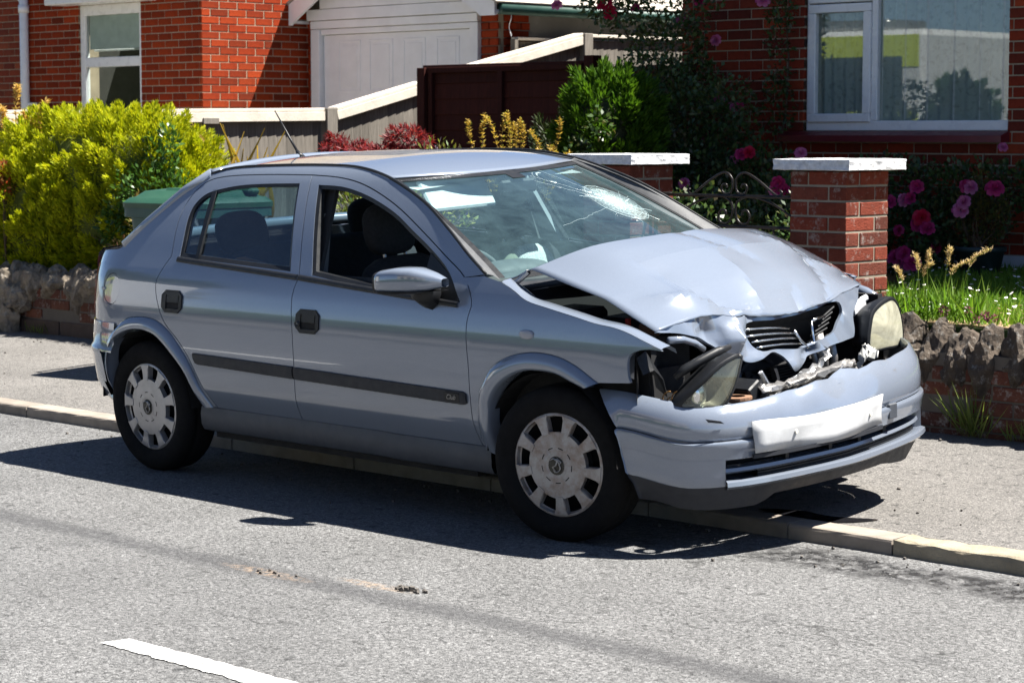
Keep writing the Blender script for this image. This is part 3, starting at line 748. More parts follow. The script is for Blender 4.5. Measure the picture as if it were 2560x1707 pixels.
MB().lathe([(.03, .0), (.055, .012), (.055, .022), (.03, .024)], 18, 2, (.63, -.48, .548)).build('rusty_cap', RUST, car)
crumple('headlamp_bracket', [(.645, .25, .60), (.64, .29, .625), (.63, .34, .63), (.625, .38, .615)], .055, simple('pale_plastic', (.5, .5, .48), .5), .016, seed=12)
wv = MB()
for k in range(5):
    c0 = np.array([.50+random.uniform(-.03, .03), -.70+random.uniform(-.02, .03), .56+random.uniform(-.01, .03)])
    P = [c0+np.array([.02*math.sin(t*2+k), .02*t+.015*math.sin(t*1.7+k), .03*math.sin(t*1.3+k*.7)]) for t in np.linspace(0, 3.5, 14)]
    wv.tube(cr(P, 2), .0025, 5)
wv.build('loose_wiring', simple('copper_wire', (.30, .16, .05), .45, .2), car, smooth=True)
# right lamp well: near-black sheet standing in for the shade in the open headlamp hole
MB().grid([[(x, y, z) for x, y, z in ((.42, -.80, zz), (.36, -.72, zz), (.36, -.60, zz), (.42, -.50, zz))] for zz in np.linspace(.50, .79, 6)]).build('lamp_well_shade', BLACK, car)
MB().grid([[(.425, -.80+dx, z) for dx, z in ((0, .74), (.05, .76), (.09, .70), (.10, .62))], [(.455, -.80+dx, z-.02) for dx, z in ((0, .70), (.06, .71), (.11, .67), (.13, .60))]]).build('lamp_bracket', BLACKP, car, solid=.004)
MB().tube([(.46, -.66, .79), (.47, -.59, .785), (.475, -.53, .765), (.47, -.48, .735)], .014, 8).build('slam_edge', PAINT, car, smooth=True)
# --- headlamps
def lamp(name, lens, house_back, plan, bulge, lens_mat, parent, wdir):
    L = cr(lens, 4, True); c = L.mean(0)
    def fn(Q):
        Q = np.atleast_2d(Q); d = np.linalg.norm((Q-c)/(L.max(0)-L.min(0)), axis=1)
        f = lambda q: plan(q[:, 0])+bulge*(1-(np.linalg.norm((q-c)/(L.max(0)-L.min(0)), axis=1)/.75)**2)
        e = 1e-3; P = np.stack([f(Q), Q[:, 0], Q[:, 1]], 1)
        gx_ = (f(Q+[e, 0])-f(Q-[e, 0]))/(2*e); gz_ = (f(Q+[0, e])-f(Q-[0, e]))/(2*e)
        Nn = np.stack([np.ones(len(Q)), -gx_, -gz_], 1); return P, Nn/np.linalg.norm(Nn, axis=1)[:, None]
    P0, _ = fn(L); ho = inset(L, -.012); P1 = fn(ho)[0]
    back = np.array(house_back)
    ring = [P0+[.001, 0, 0], P1+[-.004, 0, 0], P1+[-.03, 0, 0], (P1-P1.mean(0))*.8+P1.mean(0)+back*.6, (P1-P1.mean(0))*.45+P1.mean(0)+back]
    hs = MB().grid([np.vstack([r_, r_[:1]]) for r_ in ring]).build(name, BLACKP, parent, auto=R(45), solid=.002)
    refl = [(P0-P0.mean(0))*.97+P0.mean(0)+[-.008, 0, 0], (P0-P0.mean(0))*.7+P0.mean(0)+[-.05, 0, 0], (P0-P0.mean(0))*.2+P0.mean(0)+[-.075, 0, 0]]
    MB().grid([np.vstack([r_, r_[:1]]) for r_ in refl]).build('reflector', simple(name+'_reflector', (.34, .34, .32), .3, .6, .3, 12), hs, smooth=True)
    panel('lens', L, fn, lens_mat, hs, (), .02, .004)
    return hs
FB = lambda y: .79-.09*(np.asarray(y)/.7)**2-.40*(np.abs(y)/.865)**9-.03*np.maximum(0, y)/.7
lamp('headlamp', [(-.506, .722), (-.520, .685), (-.588, .562), (-.640, .556), (-.690, .558), (-.715, .566), (-.670, .630), (-.595, .696)], (-.10, .05, .035), lambda y: FB(y)-.07, .02, LENS, car, -1)
blob('indicator_pod', (.585, -.655, .60), (.03, .035, .045), CHROME, car)
MB().tube([(.52, -.70, .66), (.545, -.675, .69), (.57, -.62, .715), (.60, -.55, .745), (.61, -.49, .755)], [.012, .018, .018, .017, .010], 8).build('headlamp_seal', BLACKP, car, smooth=True)
lamp('headlamp', [(.478, .625), (.488, .735), (.54, .778), (.632, .798), (.672, .785), (.698, .748), (.718, .69), (.732, .625), (.715, .610), (.60, .612)], (-.16, .0, -.01), lambda y: .525-.12*(np.asarray(y)-.5), .02, LENS_OLD, car, 1)
MB().grid([[(.50, .455, .648), (.515, .50, .638)], [(.49, .485, .715), (.505, .503, .735)], [(.47, .52, .755), (.49, .55, .772)], [(.45, .58, .775), (.475, .63, .79)]]).build('headlamp_seal', BLACKP, car, solid=.012)
for k, (x, y, z, sx, sy, sz, a) in enumerate(((.42, .545, .775, .03, .10, .05, .3), (.43, .56, .735, .03, .08, .03, .5), (.41, .60, .80, .02, .06, .03, .2))):
    MB().bbox((x, y, z), (sx, sy, sz), .01, Matrix.Rotation(a, 3, 'X')).build('lamp_mount', simple('white_plastic%d' % k, (.55, .56, .58), .4), car)
MB().tube([(.22, .765, .82), (.30, .77, .80), (.375, .775, .77)], [.028, .026, .018], 8).build('wing_edge', PAINT, car, smooth=True)
# ================================================================== front bumper
YS = np.r_[-.846, -.845, np.linspace(-.838, -.72, 8), np.linspace(-.68, .68, 29), np.linspace(.72, .838, 8), .845, .846]
def plan_pt(i, ins):
    y = YS[i]; n = len(YS)
    if i in (0, n-1): x = .235
    elif i in (1, n-2): x = .32
    else: x = max(float(FB(y)), .345)
    # inset along approximate plan normal
    j0, j1 = max(i-1, 2), min(i+1, n-3); tx = FB(YS[j1])-FB(YS[j0]); ty = YS[j1]-YS[j0]
    if i < 3: nx, ny = 0, -1
    elif i > n-4: nx, ny = 0, 1
    else: L = math.hypot(tx, ty); nx, ny = ty/L, -tx/L
    return x-nx*ins, y-ny*ins
sst = lambda a, b, x: (lambda t: t*t*(3-2*t))(np.clip((x-a)/(b-a), 0, 1))
def zl(i, base, side=.05, tilt=.02):
    y = YS[i]; x = plan_pt(i, 0)[0]
    return base+side*sst(.62, .34, x)+tilt*(y if y > 0 else 0)*(1)+0
def brow(base, ins, side=.05, tilt=.02, idx=None):
    return [(*plan_pt(i, ins), zl(i, base, side, tilt)) for i in (idx if idx is not None else range(len(YS)))]
dip = lambda y: 0
ARCHX = [(.235, .607), (.288, .566), (.333, .509), (.350, .472), (.362, .419), (.372, .357), (.391, .296), (.403, .273), (.41, .20)]
def arch_clip(rows):
    """pull the end stations back to the wheel-arch edge"""
    out = []
    for r_ in rows:
        r_ = [list(p) for p in r_]
        for k in range(len(r_)):
            xe = np.interp(r_[k][2], [a[1] for a in ARCHX][::-1], [a[0] for a in ARCHX][::-1])
            if r_[k][0] < xe: r_[k][0] = xe+.0002*k
        out.append(r_)
    return out
def topz(i):   # upper edge height along the bumper
    y = YS[i]; x = plan_pt(i, 0)[0]
    return np.interp(y, [-.85, -.79, -.74, -.69, -.62, -.43, -.1, .13, .4, .6, .85], [.61, .582, .562, .553, .551, .558, .585, .602, .606, .62, .64])
top0 = [(*plan_pt(i, .055), topz(i)) for i in range(len(YS))]
top1 = [(*plan_pt(i, .050), topz(i)+.004) for i in range(len(YS))]
top2 = [(*plan_pt(i, .042), topz(i)) for i in range(len(YS))]
m1 = [(*plan_pt(i, .012), .30*zl(i, .427)+.70*topz(i)) for i in range(len(YS))]
m2 = [(*plan_pt(i, .002), .62*zl(i, .427)+.38*topz(i)) for i in range(len(YS))]
m3 = [(*plan_pt(i, .004), .85*zl(i, .427)+.15*topz(i)) for i in range(len(YS))]
rows = [[(p[0], p[1], p[2]-.03) for p in top0], top0, top1, top2, m1, m2, m3, brow(.434, .008), brow(.430, .014)]
# crash kink in the middle of the upper bumper
rows = arch_clip(rows)
rows = np.array(rows)
for k in range(1, len(rows)):
    yy = rows[k][:, 1]; rows[k][:, 0] -= .035*np.exp(-((yy-.02)/.10)**2)*(k < 5)+.02*np.exp(-((yy+.27)/.035)**2)*(k < 5)
    rows[k][:, 2] += .010*np.sin(yy*31)*np.exp(-((yy-.05)/.3)**2)*(k < 4)
bmp = MB().grid(rows[:, ::-1]).build('front_bumper', PAINT, car, auto=R(55))
lowr = arch_clip([brow(.429, .010), brow(.424, -.006), brow(.415, -.008), brow(.395, -.001), brow(.36, .004)])
MB().grid(np.array(lowr)[:, ::-1]).build('bumper_moulding', PAINT, bmp, auto=R(50))
n_ = len(YS); r_end = [i for i in range(n_) if YS[i] <= -.62]; l_end = [i for i in range(n_) if YS[i] >= .62]
for idx in (r_end, l_end):
    rw = arch_clip([brow(.362, .003, idx=idx), brow(.33, .006, idx=idx), brow(.30, .010, idx=idx), brow(.268, .008, idx=idx), brow(.250, .022, idx=idx), brow(.245, .06, idx=idx)])
    MB().grid(np.array(rw)[:, ::-1]).build('bumper_corner', PAINT, bmp, auto=R(50))
    # return faces of the intake
    e = idx[-1] if idx is r_end else idx[0]
    MB().grid([[(*plan_pt(e, i_), zl(e, b_)) for b_ in (.362, .33, .30, .268)] for i_ in (.006, .05, .11)]).build('intake_end', PAINT, bmp)
mid = [i for i in range(n_) if -.66 <= YS[i] <= .66]
rw = [brow(.36, .006, idx=mid), brow(.352, .03, idx=mid), brow(.345, .09, idx=mid)]
MB().grid(np.array(rw)[:, ::-1]).build('intake_roof', DARKP, bmp)
rw = [brow(.276, .10, idx=mid), brow(.279, .035, idx=mid), brow(.283, .004, idx=mid), brow(.278, -.010, idx=mid), brow(.262, -.012, idx=mid), brow(.250, .002, idx=mid), brow(.247, .05, idx=mid)]
MB().grid(np.array(rw)[:, ::-1]).build('bumper_lip', PAINT, bmp, auto=R(50))
MB().grid([brow(.345, .10, idx=mid), brow(.27, .10, idx=mid)]).build('intake_backing', BLACK, bmp)
for b_, i_ in ((.316, .022),):
    rw = [brow(b_+.012, i_+.05, idx=mid), brow(b_+.008, i_, idx=mid), brow(b_-.004, i_-.004, idx=mid), brow(b_-.012, i_+.006, idx=mid), brow(b_-.012, i_+.05, idx=mid)]
    MB().grid(np.array(rw)[:, ::-1]).build('intake_bar', PAINT, bmp, auto=R(50))
m2i = [i for i in mid if -.50 <= YS[i] <= .6]
for b_ in (.303, .293, .284):
    rw = [brow(b_+.003, .06, idx=m2i), brow(b_+.003, .03, idx=m2i), brow(b_-.003, .03, idx=m2i)]
    MB().grid(np.array(rw)[:, ::-1]).build('intake_slat', BLACKP, bmp)
for y in (-.32, -.12, .08, .28):
    i = int(np.argmin(abs(YS-y))); x, yy = plan_pt(i, .06); MB().box((x, yy, .335), (.06, .02, .05)).build('intake_rib', BLACKP, bmp)
# black valance under the bumper
vz = lambda y: np.interp(y, [-.85, -.80, -.76, -.70, -.46, -.40, .30, .40, .52, .62, .8], [.215, .205, .178, .170, .168, .200, .20, .185, .175, .205, .24])
rw = arch_clip([brow(.262, .014), brow(.25, .016), [(*plan_pt(i, .028), zl(i, .225)) for i in range(n_)], [(*plan_pt(i, .05), float(vz(YS[i]))) for i in range(n_)], [(*plan_pt(i, .09), float(vz(YS[i]))+.005) for i in range(n_)]])
MB().grid(np.array(rw)[:, ::-1]).build('bumper_valance', DARKP, bmp, auto=R(50))
# number plate and tow-eye cover
i0 = [i for i in range(n_) if -.54 <= YS[i] <= .24]
rw = [[(plan_pt(i, -.012)[0], YS[i], zl(i, b_)+.012+.006*math.sin(YS[i]*9)) for i in i0] for b_ in (.476, .435, .395, .36)]
for k_, r_ in enumerate(rw): rw[k_] = [(x+.008*math.sin(y*14+k_), y, z) for x, y, z in r_]
np_ = MB().grid(np.array(rw)[:, ::-1]).build('number_plate', BRACKET, bmp, smooth=True, solid=.006)
for y in (-.36, .10):
    i = int(np.argmin(abs(YS-y))); MB().lathe([(0, .004), (.007, .004), (.009, 0)], 12, 0, (plan_pt(i, -.022)[0], YS[i], zl(i, .42)+.012)).build('plate_screw', UPLATE, np_)
rw = [[(plan_pt(i, -.006)[0], YS[i], zl(i, b_)+.012) for i in i0] for b_ in (.36, .345)]
MB().grid(np.array(rw)[:, ::-1]).build('plate_holder', DARKP, bmp, solid=.01)
MB().bbox((*plan_pt(int(np.argmin(abs(YS-.30))), -.004), .415), (.012, .055, .06), .004).build('tow_cover', SILLP, bmp)
x_, y_ = plan_pt(int(np.argmin(abs(YS+.70))), -.002)
MB().prism([(x_, y_-.02, .520), (x_+.03, y_+.03, .508), (x_+.035, y_+.045, .497), (x_+.005, y_-.01, .507)], (-.004, .003, 0)).build('bumper_gouge', DARKP, bmp)
# underbody and wheel wells
ub = MB(); ub.box((-1.35, 0, .24), (1.7, 1.5, .10)); ub.box((-2.85, 0, .36), (.42, 1.2, .14)); ub.box((.15, 0, .26), (.6, 1.0, .10))
ub.box((.12, 0, .222), (.8, 1.16, .02)); ub.build('underbody', BLACK, car)  # thin front tray is added to stop sun leaking through the bay
for ax in (0, -2.61):
    for s in (-1, 1):
        th = np.linspace(.03, math.pi-.03, 20)
        MB().grid([[(ax-.02+.345*math.cos(t), s*y, .31+.345*math.sin(t)) for t in th] for y in (.82, .70, .52)]).build('wheel_well', BLACK, car)
        MB().grid([[(ax-.02+r_*math.cos(t), s*.52, .31+r_*math.sin(t)) for t in th] for r_ in (.345, .05)]).build('wheel_well', BLACK, car)
# ================================================================== wheels
def wheel(cx, s, steer, hubmat, rot0):
    wo = empty('wheel', (cx, s*.735, .302), 0, car); wo.rotation_euler = (0, 0, steer)
    # local: outer face towards -y when s<0
    o_ = s
    prof = [(.195, .070), (.205, .083), (.222, .091), (.245, .096), (.268, .094), (.285, .086), (.297, .074), (.302, .060), (.3025, .04), (.2985, .038), (.2985, .032), (.303, .030), (.3035, .0), (.303, -.03), (.302, -.06), (.292, -.080), (.25, -.09), (.20, -.075)]
    prof = [(r_, h*o_) for r_, h in prof]
    t = MB().lathe(prof, 64, 1).build('tyre', RUBBER, wo, smooth=True)
    MB().lathe([(.199, .075*o_), (.19, .03*o_), (.18, -.07*o_), (.05, -.07*o_), (.0, -.07*o_)], 32, 1).build('rim', BLACK, wo, smooth=True)
    MB().lathe([(.0, .02*o_), (.12, .02*o_), (.12, .03*o_)], 32, 1).build('brake_disc', SHELL, wo)
    if s > 0: return
    P = [(0.203*math.cos(a), .203*math.sin(a)) for a in np.linspace(0, 2*math.pi, 73)[:-1]]
    hol = []
    for k in range(9):
        a = rot0+2*math.pi*k/9
        ri, ro, wi, wo_ = .130, .192, .175, .215
        A = [(ro, -wo_), (ro, 0), (ro, wo_), (.165, wo_*.97), (ri, wi+.04), (ri-.001, 0), (ri, -wi-.04), (.165, -wo_*.97)]
        hol.append([(r_*math.cos(a+d), r_*math.sin(a+d)) for r_, d in A])
    prf = pchip([0, .055, .06, .075, .13, .14, .19, .198, .204], [.092, .0915, .090, .0895, .0855, .0835, .0815, .080, .075])
    def fn(Q):
        Q = np.atleast_2d(Q); r_ = np.linalg.norm(Q, axis=1)+1e-9; h = prf(r_); e = 1e-3; dh = (prf(r_+e)-prf(np.maximum(r_-e, 0)))/(2*e)
        P3 = np.stack([Q[:, 0], o_*h, Q[:, 1]], 1); Nn = np.stack([-dh*Q[:, 0]/r_, np.full(len(Q), o_), -dh*Q[:, 1]/r_], 1); 
        Nn[:, 1] = o_; return P3, Nn/np.linalg.norm(Nn, axis=1)[:, None]
    hc = panel('hubcap', P, fn, hubmat, wo, hol, .016, .026)
    # raised spoke tabs reaching into the dish
    tb = None
    for k in range(9):
        a = rot0+2*math.pi*(k+.5)/9; L = []
        for r_, d in ((.122, -.13), (.122, .13), (.15, .125), (.175, .13), (.196, .17), (.196, -.17), (.175, -.13), (.15, -.125)):
            L.append((r_*math.cos(a+d), o_*(prf(r_)+.0035), r_*math.sin(a+d)))
        MB().prism(L, (0, -o_*.008, 0)).build('hubcap_spoke', hubmat, wo, bevel=.0015)
    # slot ring and centre badge
    for k in range(9):
        a = rot0+2*math.pi*k/9+.2
        MB().grid([[(r_*math.cos(t), o_*(prf(r_)+.0006), r_*math.sin(t)) for t in np.linspace(a, a+.34, 5)] for r_ in (.066, .070)]).build('vent_slot', BLACK, hc)
    MB().lathe([(.036, .0), (.039, .003), (.042, .003), (.045, 0)], 32, 1).build('badge_ring', HUBM, wo, smooth=True).location = (0, o_*.0925, 0)
    MB().lathe([(.0, .001), (.037, .001)], 24, 1).build('badge_disc', simple('badge_dark', (.05, .048, .042), .4, .5, .3, 200), wo).location = (0, o_*.0932, 0)
    g = MB(); y_ = o_*.0962
    g.tube([(.018*math.cos(t)*(1-.25*math.sin(2*t)), y_, .025*math.sin(t)) for t in np.linspace(-2.4, 1.9, 16)], .0028, 5)
    g.tube([(-.026, y_, .018), (-.009, y_, .028), (.006, y_, .018), (.0, y_, .0), (-.015, y_, -.006), (-.003, y_, -.021)], .0036, 5)
    g.tube([(.006, y_, .028), (.024, y_, .015), (.012, y_, .003)], .0032, 5)
    MB().lathe([(.0745, .0006), (.0775, .0006)], 48, 1).build('hub_groove', BLACK, hc).location = (0, o_*.0893, 0)
    g.build('badge_emblem', ALU, wo, smooth=True)
wheel(0, -1, R(10.5), HUBD, R(12)); wheel(-2.61, -1, 0, HUBM, R(75)); wheel(0, 1, R(10.5), HUBM, 0); wheel(-2.61, 1, 0, HUBM, 0)
# ================================================================== mirror, aerial
def mirror(s):
    secs = []
    for t, (x, y0, y1, z0, z1) in zip(np.linspace(0, 1, 6), ((-.800, .855, .985, .935, 1.020), (-.775, .85, .995, .932, 1.030), (-.70, .845, .985, .934, 1.040), (-.63, .84, .96, .940, 1.038), (-.57, .835, .92, .950, 1.018), (-.53, .83, .87, .962, .995))):
        c = np.array([(y0+y1)/2, (z0+z1)/2]); ry, rz = (y1-y0)/2, (z1-z0)/2; sg = lambda v: np.sign(v)*abs(v)**.55
        secs.append([(x, s*(c[0]+ry*sg(math.cos(a))), c[1]+rz*sg(math.sin(a))) for a in np.linspace(0, 2*math.pi, 25)])
    up = MB().grid(secs if s > 0 else secs[::-1])
    mo = up.build('wing_mirror', PAINT, car, smooth=True)
    rim = [secs[0], [(x-.012, y, z) for x, y, z in secs[0]], [(x-.012, (y-s*.92)*.85+s*.92, (z-.977)*.85+.977) for x, y, z in secs[0]], [(x+.01, (y-s*.92)*.85+s*.92, (z-.977)*.85+.977) for x, y, z in secs[0]]]
    MB().grid(rim if s > 0 else rim[::-1]).build('mirror_rim', BLACKP, mo, auto=R(40))
    MB().prism([(-.80+.008, s*(.92+.055*math.cos(a)), .977+.035*math.sin(a)) for a in np.linspace(0, 2*math.pi, 20)[:-1]], (.004, 0, 0)).build('mirror_glass', CHROME, mo)
    lowr_ = [[(x, y, z) for x, y, z in [(q[0], q[1], min(q[2], .952)-.004) for q in sec]] for sec in secs]
    MB().grid([[(x, s*(.92+(abs(y)-.92)*1.01), z) for x, y, z in sec] for sec in lowr_]).build('mirror_lower', BLACKP, mo, smooth=True)
    MB().tube([(-.66, s*.80, .925), (-.67, s*.84, .935), (-.68, s*.88, .945)], [.07, .055, .035], 10).build('mirror_arm', BLACKP, mo, smooth=True)
mirror(-1); mirror(1)
ant = MB().tube([(-2.40, 0, 1.392), (-2.425, 0, 1.412), (-2.44, 0, 1.430)], [.018, .013, .007], 10)
ant.tube([(-2.435, 0, 1.425), (-2.49, 0, 1.492), (-2.51, 0, 1.52), (-2.587, 0, 1.618)], [.006, .006, .0045, .0025], 8)
ant.build('roof_aerial', BLACKP, car, smooth=True)
# ================================================================== interior
def seat(y, name='front_seat', driver=False):
    M = MB()
    st = blob(name, (-1.02, y, .42), (.27, .25, .10), FABRIC, car, Matrix.Rotation(R(-8), 3, 'Y'), pw=3.2)
    blob('backrest', (-1.27, y, .72), (.085, .245, .30), FABRIC, st, Matrix.Rotation(R(-16), 3, 'Y'), pw=3.4)
    blob('headrest', (-1.40, y, 1.12), (.05, .135, .115), FABRIC, st, Matrix.Rotation(R(-10), 3, 'Y'), pw=3.0)
    MB().tube([(-1.365, y-.06, .99), (-1.395, y-.06, 1.10)], .008, 6).tube([(-1.365, y+.06, .99), (-1.395, y+.06, 1.10)], .008, 6).build('headrest_post', STEEL, st)
    return st
s1 = seat(-.36, driver=True); s2 = seat(.36)
# passenger backrest bolster in green and checked cloth, seen through the driver's window
blob('seat_bolster', (-1.20, .18, .78), (.075, .075, .21), FABRIC2, s2, Matrix.Rotation(R(-16), 3, 'Y'), pw=2.6)
blob('seat_facing', (-1.205, .34, .78), (.07, .14, .22), FABRIC3, s2, Matrix.Rotation(R(-16), 3, 'Y'), pw=3)
rs = blob('rear_seat', (-2.02, 0, .46), (.28, .62, .12), FABRIC, car, pw=4)
blob('backrest', (-2.28, 0, .76), (.09, .62, .27), simple('rear_fabric', (.022, .027, .034), .9, 0, .2, 20, .002, 200), rs, Matrix.Rotation(R(-20), 3, 'Y'), pw=4)
for y in (-.40, .40):
    blob('headrest', (-2.38, y, 1.075), (.045, .145, .105), FABRIC, rs, Matrix.Rotation(R(-14), 3, 'Y'), pw=2.8)
    MB().tube([(-2.35, y-.06, .97), (-2.375, y-.06, 1.06)], .007, 6).tube([(-2.35, y+.06, .97), (-2.375, y+.06, 1.06)], .007, 6).build('headrest_post', STEEL, rs)
MB().grid([[(x, y, .985-.02*k) for y in np.linspace(-.62, .62, 8)] for k, x in enumerate((-2.40, -2.55, -2.72))]).build('parcel_shelf', DASH, car, solid=.02)
MB().box((-1.3, 0, .30), (2.6, 1.4, .03)).build('cabin_floor', SHELL, car)
ds = MB().grid([[(x, y*v, z+.02*(1-v*v)) for v in np.linspace(-1, 1, 21)] for x, y, z in ((-.36, .68, .935), (-.44, .70, .955), (-.56, .70, .965), (-.66, .69, .945), (-.70, .68, .88), (-.68, .66, .70), (-.60, .62, .50))]).build('dashboard', DASH, car, smooth=True)
blob('instrument_hood', (-.66, -.36, .965), (.11, .20, .05), DASH, ds, pw=2.4)
sw = MB(); c0 = np.array([-.86, -.36, .87]); ax1 = np.array([0, 1, 0]); ax2 = np.array([-.38, 0, .925])
sw.tube([c0+.185*(math.cos(t)*ax1+math.sin(t)*ax2) for t in np.linspace(0, 2*math.pi, 33)[:-1]], .014, 8, closed=True)
for a in (.2, math.pi-.2, -math.pi/2): sw.tube([c0+np.array([.03, 0, .01]), c0+.18*(math.cos(a)*ax1+math.sin(a)*ax2)], .016, 6)
st_ = sw.build('steering_wheel', DASH, car, smooth=True)
blob('airbag_boss', tuple(c0+np.array([.02, 0, .01])), (.03, .07, .06), DASH, st_)
MB().grid([[(x, y*v, z-.02*abs(v)) for v in np.linspace(-1, 1, 13)] for x, y, z in ((-1.05, .50, 1.325), (-1.3, .52, 1.37), (-1.8, .52, 1.385), (-2.3, .52, 1.35))]).build('headliner', LINER, car, smooth=True)
MB().bbox((-1.06, -.27, 1.275), (.16, .38, .022), .008, Matrix.Rotation(R(55), 3, 'Y')).build('sun_visor', LINER, car)
MB().bbox((-.96, .0, 1.285), (.025, .22, .06), .01).build('rear_view_mirror', BLACKP, car)
for s in (-1, 1):
    bp = [(-1.575, 1.33), (-1.50, .95), (-1.47, .60)]
    MB().grid([[(x+dx, s*(hw(x, z)-.045-.02*abs(dx)), z) for dx in (-.06, .0, .07)] for x, z in bp]).build('centre_pillar', LINER if s > 0 else SHELL, car, solid=.02)
    MB().tube([(-1.52, s*.60, 1.20), (-1.50, s*.66, .95), (-1.45, s*.70, .60)], .02, 6).build('seat_belt', simple('belt%d' % s, (.12, .12, .12), .8), car)
    MB().grid([[(x, s*(hw(x, z)-.055), z) for x in np.linspace(-2.42, -.46, 12)] for z in (.96, .9, .7, .4)]).build('door_card', SHELL, car)
# brown strap lying on the rear sill
MB().tube(cr([(-2.05, -.72, .985), (-1.98, -.715, 1.0), (-1.9, -.715, .99), (-1.78, -.72, .975), (-1.68, -.725, .965), (-1.62, -.725, .972)], 5), [.012]*26, 6).build('leather_strap', simple('brown_leather', (.28, .09, .02), .5), car, smooth=True)

# ================================================================== GROUND
def asphalt(name, light, dark, scale, marks=False, tint=(1, 1, 1)):
    m, n, o = nmat(name); v = coords(n)
    vo = N(n, 'TexVoronoi'); vo.inputs['Scale'].default_value = scale; lk(n, v, vo.inputs['Vector'])
    ve = N(n, 'TexVoronoi', feature='DISTANCE_TO_EDGE'); ve.inputs['Scale'].default_value = scale; lk(n, v, ve.inputs['Vector'])
    sepc = N(n, 'SeparateColor'); lk(n, vo.outputs['Color'], sepc.inputs[0]); rnd = sepc.outputs[0]
    t = np.array(tint)
    stone = ramp(n, rnd, [(0, tuple(t*light*.55)), (.35, tuple(t*light*.85)), (.8, tuple(t*light*1.1)), (1, tuple(t*light*1.5))])
    gap = ramp(n, ve.outputs['Distance'], [(.03, 1), (.17, 0)])
    gap = mth(n, 'MULTIPLY', gap, ramp(n, noise(n, v, scale*.45, 3), [(.42, .15), (.62, .9)]))
    c = mixc(n, gap, stone, (dark, dark, dark*1.02))
    big = mixc(n, 1.0, ramp(n, noise(n, v, 1.1, 6, .6), [(.3, .80), (.7, 1.14)]), ramp(n, noise(n, v, scale*.13, 3, .6), [(.30, .35), (.42, 1)]), 'MULTIPLY')
    c = mixc(n, 1.0, c, big, 'MULTIPLY')
    h = mth(n, 'ADD', mth(n, 'MULTIPLY', mth(n, 'SUBTRACT', 1, gap), .6), mth(n, 'MULTIPLY', rnd, .5))
    rough = .82; nm = bump(n, h, .9, .006)
    if marks:
        sp = N(n, 'SeparateXYZ'); lk(n, v, sp.inputs[0]); X_, Y_ = sp.outputs[0], sp.outputs[1]
        wob = mth(n, 'MULTIPLY', mth(n, 'SUBTRACT', noise(n, v, 2.2, 4), .5), .10)
        # long worn seam along the lane
        d = mth(n, 'ABSOLUTE', mth(n, 'ADD', mth(n, 'ADD', Y_, 2.0), wob))
        seam = mth(n, 'MULTIPLY', ramp(n, d, [(.035, 1), (.115, 0)]), ramp(n, noise(n, v, 30, 3), [(.3, .35), (.6, .85)]))
        c = mixc(n, seam, c, (.055, .055, .058))
        # coolant run along the channel below the bumper
        gy = mth(n, 'ABSOLUTE', mth(n, 'ADD', mth(n, 'ADD', Y_, .40), mth(n, 'MULTIPLY', wob, 1.6)))
        wet = mth(n, 'MULTIPLY', ramp(n, gy, [(.10, 1), (.24, 0)]), mth(n, 'MULTIPLY', ramp(n, X_, [(0, 0), (1, 1)]), 1))
        lim = N(n, 'MapRange'); lim.inputs[1].default_value = .55; lim.inputs[2].default_value = .75; lk(n, X_, lim.inputs[0])
        wet = mth(n, 'MULTIPLY', ramp(n, gy, [(.09, 1), (.20, 0)]), lim.outputs[0])
        wet = mth(n, 'MULTIPLY', wet, ramp(n, noise(n, v, 14, 5, .7), [(.38, .0), (.55, 1)]))
        c = mixc(n, mth(n, 'MULTIPLY', wet, .85), c, (.018, .018, .02))
        rough = mth(n, 'SUBTRACT', .82, mth(n, 'MULTIPLY', wet, .6))
        tr_ = mth(n, 'MULTIPLY', ramp(n, mth(n, 'ABSOLUTE', mth(n, 'ADD', Y_, 2.75)), [(.25, 1), (.7, 0)]), .10); c = mixc(n, tr_, c, (.10, .10, .10))
        oil = mth(n, 'MULTIPLY', ramp(n, noise(n, v, 2.6, 2, .5), [(.66, 0), (.74, 1)]), ramp(n, noise(n, v, 35, 4), [(.4, .1), (.6, .55)])); c = mixc(n, oil, c, (.05, .05, .052))
        cv_ = N(n, 'TexVoronoi', feature='DISTANCE_TO_EDGE'); cv_.inputs['Scale'].default_value = .55; wv2 = N(n, 'VectorMath', operation='ADD'); nz = N(n, 'TexNoise'); nz.inputs['Scale'].default_value = 5; nz.inputs['Detail'].default_value = 5; lk(n, v, nz.inputs['Vector']); sc2 = N(n, 'VectorMath', operation='SCALE'); sc2.inputs['Scale'].default_value = .35; lk(n, nz.outputs['Color'], sc2.inputs[0]); lk(n, v, wv2.inputs[0]); lk(n, sc2.outputs[0], wv2.inputs[1]); lk(n, wv2.outputs[0], cv_.inputs['Vector'])
        crk = mth(n, 'MULTIPLY', ramp(n, cv_.outputs['Distance'], [(.0, .8), (.006, 0)]), ramp(n, noise(n, v, .8, 2), [(.5, 0), (.6, 1)])); c = mixc(n, crk, c, (.03, .03, .03))
        # sandy spill spots
        for (sx, sy, ax, ay) in ((-.30, -2.0, .28, .05), (.15, -1.88, .22, .045)):
            dx = mth(n, 'DIVIDE', mth(n, 'SUBTRACT', X_, sx), ax); dy = mth(n, 'DIVIDE', mth(n, 'SUBTRACT', Y_, sy), ay)
            rr = mth(n, 'ADD', mth(n, 'MULTIPLY', dx, dx), mth(n, 'MULTIPLY', dy, dy))
            sd = mth(n, 'MULTIPLY', ramp(n, rr, [(0, 1), (1, 0)]), ramp(n, noise(n, v, 40, 4), [(.42, 0), (.6, .9)]))
            c = mixc(n, mth(n, 'MULTIPLY', sd, .6), c, (.42, .30, .20))
